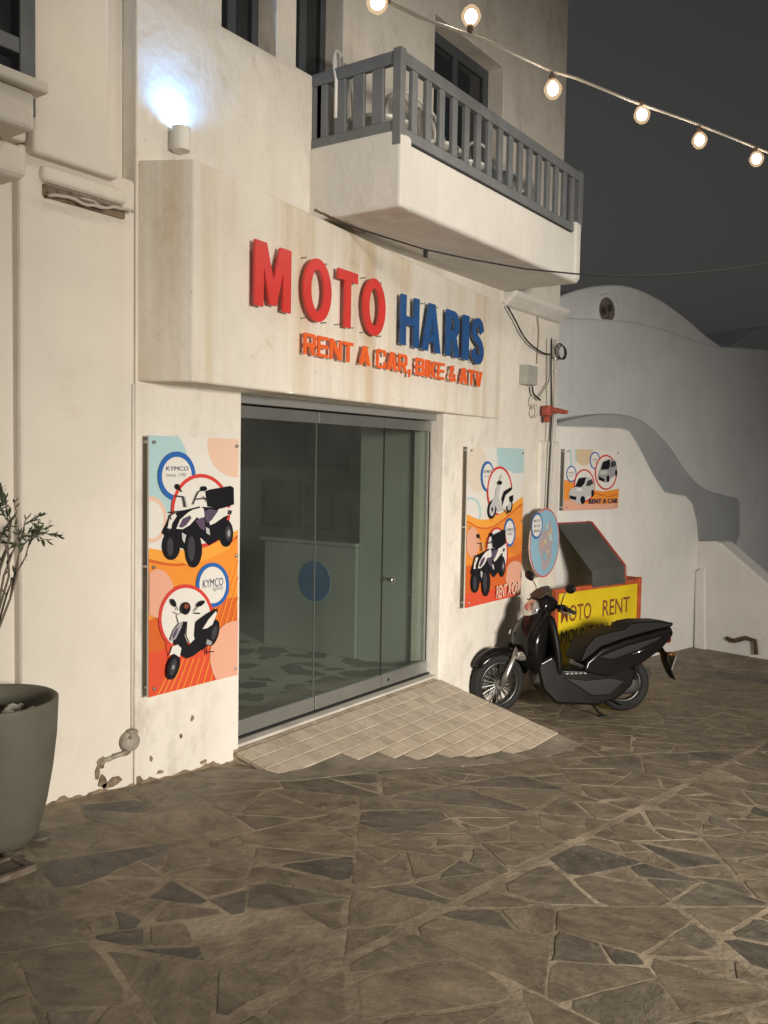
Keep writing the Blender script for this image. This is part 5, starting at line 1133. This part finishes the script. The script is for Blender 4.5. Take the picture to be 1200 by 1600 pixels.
for path in branches+[main[2:]]:
    pts = []
    for a_, b_ in zip(path[1:], path[2:]):
        n_ = max(2, int((b_-a_).length/.022))
        for i in range(n_): pts.append((a_.lerp(b_, i/n_), (b_-a_).normalized()))
    for i in range(6): pts.append((path[-1], (path[-1]-path[-2]).normalized()))
    mb = MB(); tw_ = MB()
    def leaf(p_, ld):
        sd_ = ld.cross(Vector((rr.uniform(-1, 1), rr.uniform(-1, 1), rr.uniform(.2, 1)))).normalized(); l_ = rr.uniform(.03, .055); wd = l_*.13; nn = ld.cross(sd_).normalized()
        mb.add([p_, p_+ld*l_*.3+sd_*wd*.9+nn*.002, p_+ld*l_*.65+sd_*wd*.8+nn*.003, p_+ld*l_, p_+ld*l_*.65-sd_*wd*.8+nn*.003, p_+ld*l_*.3-sd_*wd*.9+nn*.002], [(0, 1, 2, 3, 4, 5)])
    for k_, (p_, d_) in enumerate(pts):
        if rr.random() < (.6 if k_ < len(pts)*.3 else .38): continue
        u_ = Vector((rr.uniform(-1, 1), rr.uniform(-1, 1), rr.uniform(-.6, 1)))
        leaf(p_, (d_*.7+u_*.8).normalized())
        if rr.random() < .2 and k_ > len(pts)*.25:
            td = (d_*.6+u_*.9).normalized(); ln = rr.uniform(.04, .11); tw_.tube([p_, p_+td*ln*.5+Vector((0, 0, .006)), p_+td*ln], [.0016, .0014, .001], 5)
            for q_ in range(int(ln/.012)):
                for sg in (-1, 1): v_ = Vector((rr.uniform(-1, 1), rr.uniform(-1, 1), rr.uniform(-.5, 1))); leaf(p_+td*(.012*q_+.01), (td*.8+v_*.7*sg).normalized())
    if tw_.v: tag(tw_.build('twigs', BARK, tr, fix=False), kind='stuff')
    if mb.v: tag(mb.build('leaves', LEAF, tr, fix=False), kind='stuff')

# ------------------------------------------------------------------ balcony chairs
WHM = mat('white_metal_chair', (.78, .77, .73), .5)
ch0 = thing('balcony_chair', (0, 0, 0), 'white round backed metal chair at the near end of the balcony', 'chair', 'chairs on the balcony')
def cb(mb, nm): return mb.build(nm, WHM, ch0, smooth=True, world=False)
mb = MB(); hoop = [(-.2, -.2, .44)]+[(-.2*cos(pi*i/12), -.2-.05*sin(pi*i/12), .66+.24*sin(pi*i/12)) for i in range(13)]+[(.2, -.2, .44)]; mb.tube(hoop, .012, 8); cb(mb, 'back_hoop')
for i in range(5):
    x = -.13+i*.065; mb = MB(); mb.tube([(x*.7, -.2, .45), (x, -.23, .66+.22*sqrt(1-(x/.21)**2))], .006, 6); cb(mb, 'back_spindle')
mb = MB(); mb.lathe([(0, .43), (.2, .43), (.215, .44), (.2, .455), (0, .455)], 24); cb(mb, 'seat')
for sx in (-1, 1):
    for sy in (-1, 1): mb = MB(); mb.tube([(sx*.15, sy*.15, .43), (sx*.2, sy*.2, 0)], .012, 8); cb(mb, 'leg')
bf = BZ0+.162
spots = [(BX0+.32, BY0+.40, 200, 'white round backed metal chair at the near end of the balcony'), (BX0+.95, BY0+.36, 160, 'white metal chair on the balcony behind the middle of the railing'), (BX0+1.45, BY0+.38, 185, 'white round backed metal chair in front of the balcony door'), (BX0+2.3, BY0+.42, 170, 'white metal chair at the far end of the balcony')]
for i, (x, y, r_, lb) in enumerate(spots):
    o = ch0 if i == 0 else copy_tree(ch0); o.location = (x, y+.02, bf+.002); o.rotation_euler = (0, 0, radians(r_)); o.scale = (1.2, 1.2, 1.2); o['label'] = lb
bt = thing('balcony_table', (BX0+1.95, BY0+.4, bf), 'small pale blue topped table on the balcony near its far end', 'table')
mb = MB(); mb.lathe([(0, .60), (.24, .60), (.25, .61), (.24, .625), (0, .625)], 28, M=Matrix.Translation(bt.location)); mb.build('top', mat('pale_blue_top', (.42, .52, .58), .4), bt)
mb = MB(); mb.lathe([(.15, 0), (.15, .015), (.02, .03), (.02, .6)], 16, M=Matrix.Translation(bt.location)); mb.build('pedestal', WHM, bt)

# ------------------------------------------------------------------ wall uplight
p = PY(283, 218, W-.075)
ul = thing('wall_uplight', (p.x, p.y, p.z-.1), 'small white cylindrical uplight on the wall above the fascia corner', 'lamp')
hh = .068
mb = MB(); mb.lathe([(0, -hh), (.052, -hh), (.056, -hh+.006), (.056, hh), (.048, hh), (.046, hh-.05), (0, hh-.055)], 28, M=Matrix.Translation(p)); mb.build('housing', WHITEP, ul, smooth=False)
mb = MB(); mb.box((p.x-.03, p.y+.05, p.z-.05), (p.x+.03, W+.002, p.z+.05)); mb.build('bracket', WHITEP, ul, bevel=.006)
mb = MB(); mb.lathe([(0, hh-.045), (.04, hh-.045), (.044, hh-.05)], 20, M=Matrix.Translation(p)); mb.build('lens', mat('cool_lamp', (.8, .9, 1), .3, emit=(.72, .87, 1), es=60), ul)
l = bpy.data.lights.new('uplight_beam', 'SPOT'); l.energy = 20; l.color = (.10, .42, 1.); l.spot_size = radians(165); l.spot_blend = 1.; l.shadow_soft_size = .03
lo = bpy.data.objects.new('uplight_beam', l); sc.collection.objects.link(lo); lo.location = (p.x, p.y, p.z+hh-.02); lo.rotation_euler = (pi-.0, 0, 0); lo.parent = ul; lo.location = Vector((p.x, p.y+.0, p.z+hh+.012))-ul.location

# ------------------------------------------------------------------ string of bulbs
sA = PZ(590, 5, 4.52); sB = PZ(1182, 247, 4.632); sdir = Vector((sB.x-sA.x, sB.y-sA.y, 0)).normalized(); snm = Vector((sdir.y, -sdir.x, 0))
def SP(px, py): return PP(px, py, sA, snm)
strg = thing('bulb_string', sA, 'string of warm glowing bulbs hanging across the top right', 'string lights')
cab = [SP(*q) for q in ((500, -35), (606, 3), (655, 26), (708, 46), (756, 62), (860, 110), (900, 122), (985, 157), (1085, 192), (1200, 238), (1290, 268))]
pre = cab[0]; ext = [pre - sdir*d + Vector((0, 0, z)) for d, z in ((4.2, .75), (3.4, .5), (2.6, .32), (1.7, .2), (.8, .1))]
post = [cab[-1] + sdir*d + Vector((0, 0, z)) for d, z in ((1.5, .1), (4, .4))]
mb = MB(); mb.tube(ext+cab+post, .011, 8); mb.build('cable', mat('pale_cable', (.30, .27, .23), .5), strg, smooth=True)
BULB = mat('glowing_core', (1, .8, .55), .3, emit=(1.0, .80, .55), es=40)
def shell_mat():
    m = bpy.data.materials.new('frosted_bulb_glass'); m.use_nodes = True; n = m.node_tree.nodes; L = m.node_tree.links; n.remove(n['Principled BSDF'])
    t = n.new('ShaderNodeBsdfTransparent'); e = n.new('ShaderNodeEmission'); e.inputs[0].default_value = (1, .70, .40, 1); e.inputs[1].default_value = .95; x = n.new('ShaderNodeMixShader'); x.inputs[0].default_value = .42
    L.new(t.outputs[0], x.inputs[1]); L.new(e.outputs[0], x.inputs[2]); L.new(x.outputs[0], n['Material Output'].inputs[0]); return m
SHELL = shell_mat()
SOCK = mat('socket', (.10, .055, .04), .6)
bl = [((590, 4), (600, 2)), ((736, 26), (734, 54)), ((864, 139), (862, 112)), ((1003, 179), (1000, 160)), ((1093, 219), (1092, 194)), ((1182, 248), (1180, 230))]
def bulb(bp_, cp_, power):
    d = (bp_-cp_).normalized(); r_ = .05
    o = MB(); o.lathe([(0, -.055), (.02, -.051), (.038, -.034), (r_, -.006), (.047, .012), (.032, .036), (.018, .05), (0, .052)], 16, M=ALIGN(bp_, -d) @ Matrix.Scale(1.22, 4)); b = o.build('bulb', SHELL, strg, smooth=True)
    o = MB(); o.ball((0, 0, 0), (.037, .037, .042), 14, M=ALIGN(bp_, -d)); o.build('glowing_core', BULB, b, smooth=True)
    o = MB(); o.lathe([(.018, .05), (.02, .055), (.02, .085), (.012, .095), (0, .096)], 12, M=ALIGN(bp_, -d)); o.tube([bp_-d*.09, cp_], .005, 6); o.build('socket', SOCK, b)
    l = bpy.data.lights.new('bulb_light', 'POINT'); l.energy = power; l.color = (1., .9, .76); l.shadow_soft_size = .045; lo = bpy.data.objects.new('bulb_light', l); sc.collection.objects.link(lo); lo.parent = b; lo.location = bp_+d*.11-strg.location
BP = 8
for (bp_, cp_) in bl: bulb(SP(*bp_), SP(*cp_), BP)
for d, z in ((.75, .095),):
    c = pre - sdir*d + Vector((0, 0, z)); bulb(c-Vector((0, 0, .13)), c, BP)

# ------------------------------------------------------------------ wires, boxes, pipes on the shop wall
ca = [PP(492, 327, fa0+fan*.015, fan), PP(512, 338, fa0+fan*.02, fan), PP(535, 349, fa0+fan*.02, fan)]
e = PZ(1215, 408, 3.35); v1 = Vector((e.x-ca[-1].x, e.y-ca[-1].y, 0)).normalized(); vn = Vector((v1.y, -v1.x, 0))
path = ca+[PP(*q, ca[-1], vn) for q in ((600, 370), (665, 390), (740, 406), (820, 420), (900, 428), (985, 432), (1070, 428), (1140, 421), (1215, 408), (1300, 392))]
mb = MB(); mb.tube(path, .0055, 6); oc = mb.build('overhead_cable', WIREB, None, smooth=True); tag(oc, 'thin black cable running from the fascia under the balcony to the right', 'cable')
for px, py in ((665, 392),):
    q = PP(px, py, ca[-1], vn); mb = MB(); mb.box((q.x-.012, q.y-.012, q.z-.045), (q.x+.012, q.y+.012, q.z+.01)); mb.build('cable_tag', WIREB, oc)
rr = random.Random(2)
mb = MB()
for k in range(5):
    pts = [PP(492+i*7+rr.uniform(-2, 2), 328+i*3.2+rr.uniform(-2, 2), fa0+fan*.02, fan) for i in range(12)]; mb.tube(pts, .004, 5)
ow_ = mb.build('wire_tangle', mat('brown_wire', (.14, .09, .05), .8), None, smooth=True); tag(ow_, 'tangle of thin brown wires along the top edge of the fascia', 'wires')
a_, b_ = PY(824, 569, W-.09), PY(839, 603, W-.09)
jb = thing('junction_box', (a_.x, W-.05, b_.z), 'grey electrical junction box on the wall right of the fascia', 'junction box')
mb = MB(); mb.box((a_.x, W-.09, b_.z), (b_.x, W+.002, a_.z)); mb.build('box', GREYP, jb, bevel=.008)
mb = MB(); mb.box((a_.x+.006, W-.098, b_.z+.006), (b_.x-.006, W-.091, a_.z-.006)); mb.build('lid', GREYP, jb, bevel=.003)
def wire(name, pix, r_, m_, Y=W-.03, lab=None, cat='wire', parent=None):
    mb = MB(); mb.tube([PY(x, y, Y) for x, y in wave(pix, 5)], r_, 6); o = mb.build(name, m_, parent, smooth=True)
    if lab: tag(o, lab, cat)
    return o
wire('wire', [(832, 603), (833, 615), (830, 628), (834, 638), (838, 632), (840, 645), (835, 652), (831, 645), (834, 632)], .007, WIREW, W-.05, parent=jb)
wire('wire', [(832, 604), (833, 614), (838, 620), (844, 625)], .011, WIREB, W-.055, parent=jb)
wire('wall_wire', [(787, 473), (800, 474), (820, 483), (837, 490), (841, 505), (842, 525), (840, 550), (839, 568)], .007, mat('beige_wire', (.36, .29, .21), .8), W-.015, 'beige wire curving down the wall to the junction box', 'wire')
wire('wall_wire', [(793, 479), (805, 500), (815, 520), (826, 535), (838, 545), (850, 552), (862, 554)], .009, WIREB, W-.05, 'slack black wire swinging from the fascia end to the pipe', 'wire')
wire('wall_wire', [(842, 620), (850, 608), (857, 595), (859, 575), (858, 555)], .006, mat('grey_wire', (.2, .18, .15), .7), W-.04, 'thin grey wire looping from the junction box to the pipe', 'wire')
cc = PY(875, 549, W-.09); mb = MB()
for k in range(3):
    r_ = .085-.006*k; mb.tube([(cc.x+r_*1.45*cos(2*pi*i/28)+.012*k, W-.09-.01*k, cc.z+r_*sin(2*pi*i/28)-.006*k) for i in range(29)], .006, 6)
tag(mb.build('cable_coil', WIREB, None, smooth=True), 'coil of black cable hung at the top of the corner pipe', 'cable coil')
pp_ = thing('conduit_pipe', PY(862, 790, W-.07), 'thin grey conduit pipe with black cable down the corner of the shop', 'pipe')
mb = MB(); mb.tube([PY(867, 530, W-.07), PY(867, 640, W-.07), PY(863, 700, W-.07), PY(858, 800, W-.07), PY(856, 880, W-.07)], .016, 10); mb.build('pipe', mat('pale_pipe', (.45, .44, .41), .5), pp_, smooth=True)
mb = MB(); mb.tube([PY(862, 528, W-.09), PY(861, 580, W-.09), PY(863, 640, W-.10), PY(858, 720, W-.09), PY(854, 800, W-.09)], .008, 6); mb.build('cable', WIREB, pp_, smooth=True)
for py, px in ((560, 867), (580, 867), (696, 863), (730, 861), (765, 860)):
    c = PY(px, py, W-.07); mb = MB(); mb.lathe([(.02, -.008), (.021, 0), (.02, .008)], 12, M=Matrix.Translation(c)); mb.build('clamp', STEEL, pp_)
c = PY(858, 641, W-.10); rb = thing('red_bracket', (c.x, c.y, c.z-.05), 'rusty red metal bracket clamped around the corner pipe', 'bracket')
mb = MB(); mb.box((c.x-.05, W-.13, c.z-.06), (c.x+.03, W-.03, c.z+.05)); mb.build('clamp', RUSTR, rb, bevel=.01)
mb = MB(); mb.tube([(c.x, W-.11, c.z+.01), (c.x+.16, W-.17, c.z-.005), (c.x+.24, W-.2, c.z-.01)], [.032, .028, .022], 8); mb.build('arm', RUSTR, rb)
mb = MB(); mb.box((c.x-.03, W-.11, c.z-.13), (c.x+.02, W-.05, c.z-.062)); mb.build('foot', RUSTR, rb, bevel=.008)
# old tap fitting low on the wall
c = PY(208, 1160, W-.05); tf = thing('pipe_fitting', (c.x, W, c.z-.05), 'old grey round pipe fitting low on the wall below the large poster', 'pipe fitting')
GF = mat('weathered_plastic', (.30, .27, .22), .8, nscale=25, namt=.35, bump=.5, bscale=60)
mb = MB(); mb.lathe([(0, .0), (.055, 0), (.06, .02), (.055, .05), (.04, .058), (.036, .04), (0, .036)], 20, M=ALIGN((c.x, W-.0, c.z), (-.25, -1, .15))); mb.build('rosette', GF, tf, smooth=True)
mb = MB(); mb.box((c.x-.02, W-.06, c.z+.02), (c.x+.035, W-.015, c.z+.075)); mb.build('cap', GF, tf, bevel=.012)
mb = MB(); mb.tube([(c.x+.04, W-.012, c.z-.04), (c.x-.06, W-.014, c.z-.065), (c.x-.17, W-.012, c.z-.07), (c.x-.2, W-.01, c.z-.09)], .013, 8); mb.build('pipe', GF, tf, smooth=True)
# brick edged drain at the lower left
q = PG(18, 1362); dr = thing('drain_cover', (q.x-.05, q.y, G(q.x, q.y)), 'brick edged drain frame set in the paving at lower left', 'drain')
mb = MB(); mb.box((q.x-.45, q.y-.05, q.z+.012), (q.x+.03, q.y+.06, q.z+.026), M=None); mb.build('cover', mat('drain_brown', (.12, .10, .078), .9, nscale=12, namt=.4, bump=.5), dr, bevel=.004)
for a__, b__ in (((q.x-.45, q.y-.085), (q.x+.07, q.y-.053)), ((q.x-.45, q.y+.063), (q.x+.07, q.y+.095)), ((q.x+.033, q.y-.053), (q.x+.07, q.y+.063))):
    mb = MB(); mb.box((*a__, q.z+.0), (*b__, q.z+.034)); mb.build('frame_bar', mat('drain_brick', (.15, .12, .09), .9, nscale=15, namt=.35, bump=.4), dr, bevel=.005)
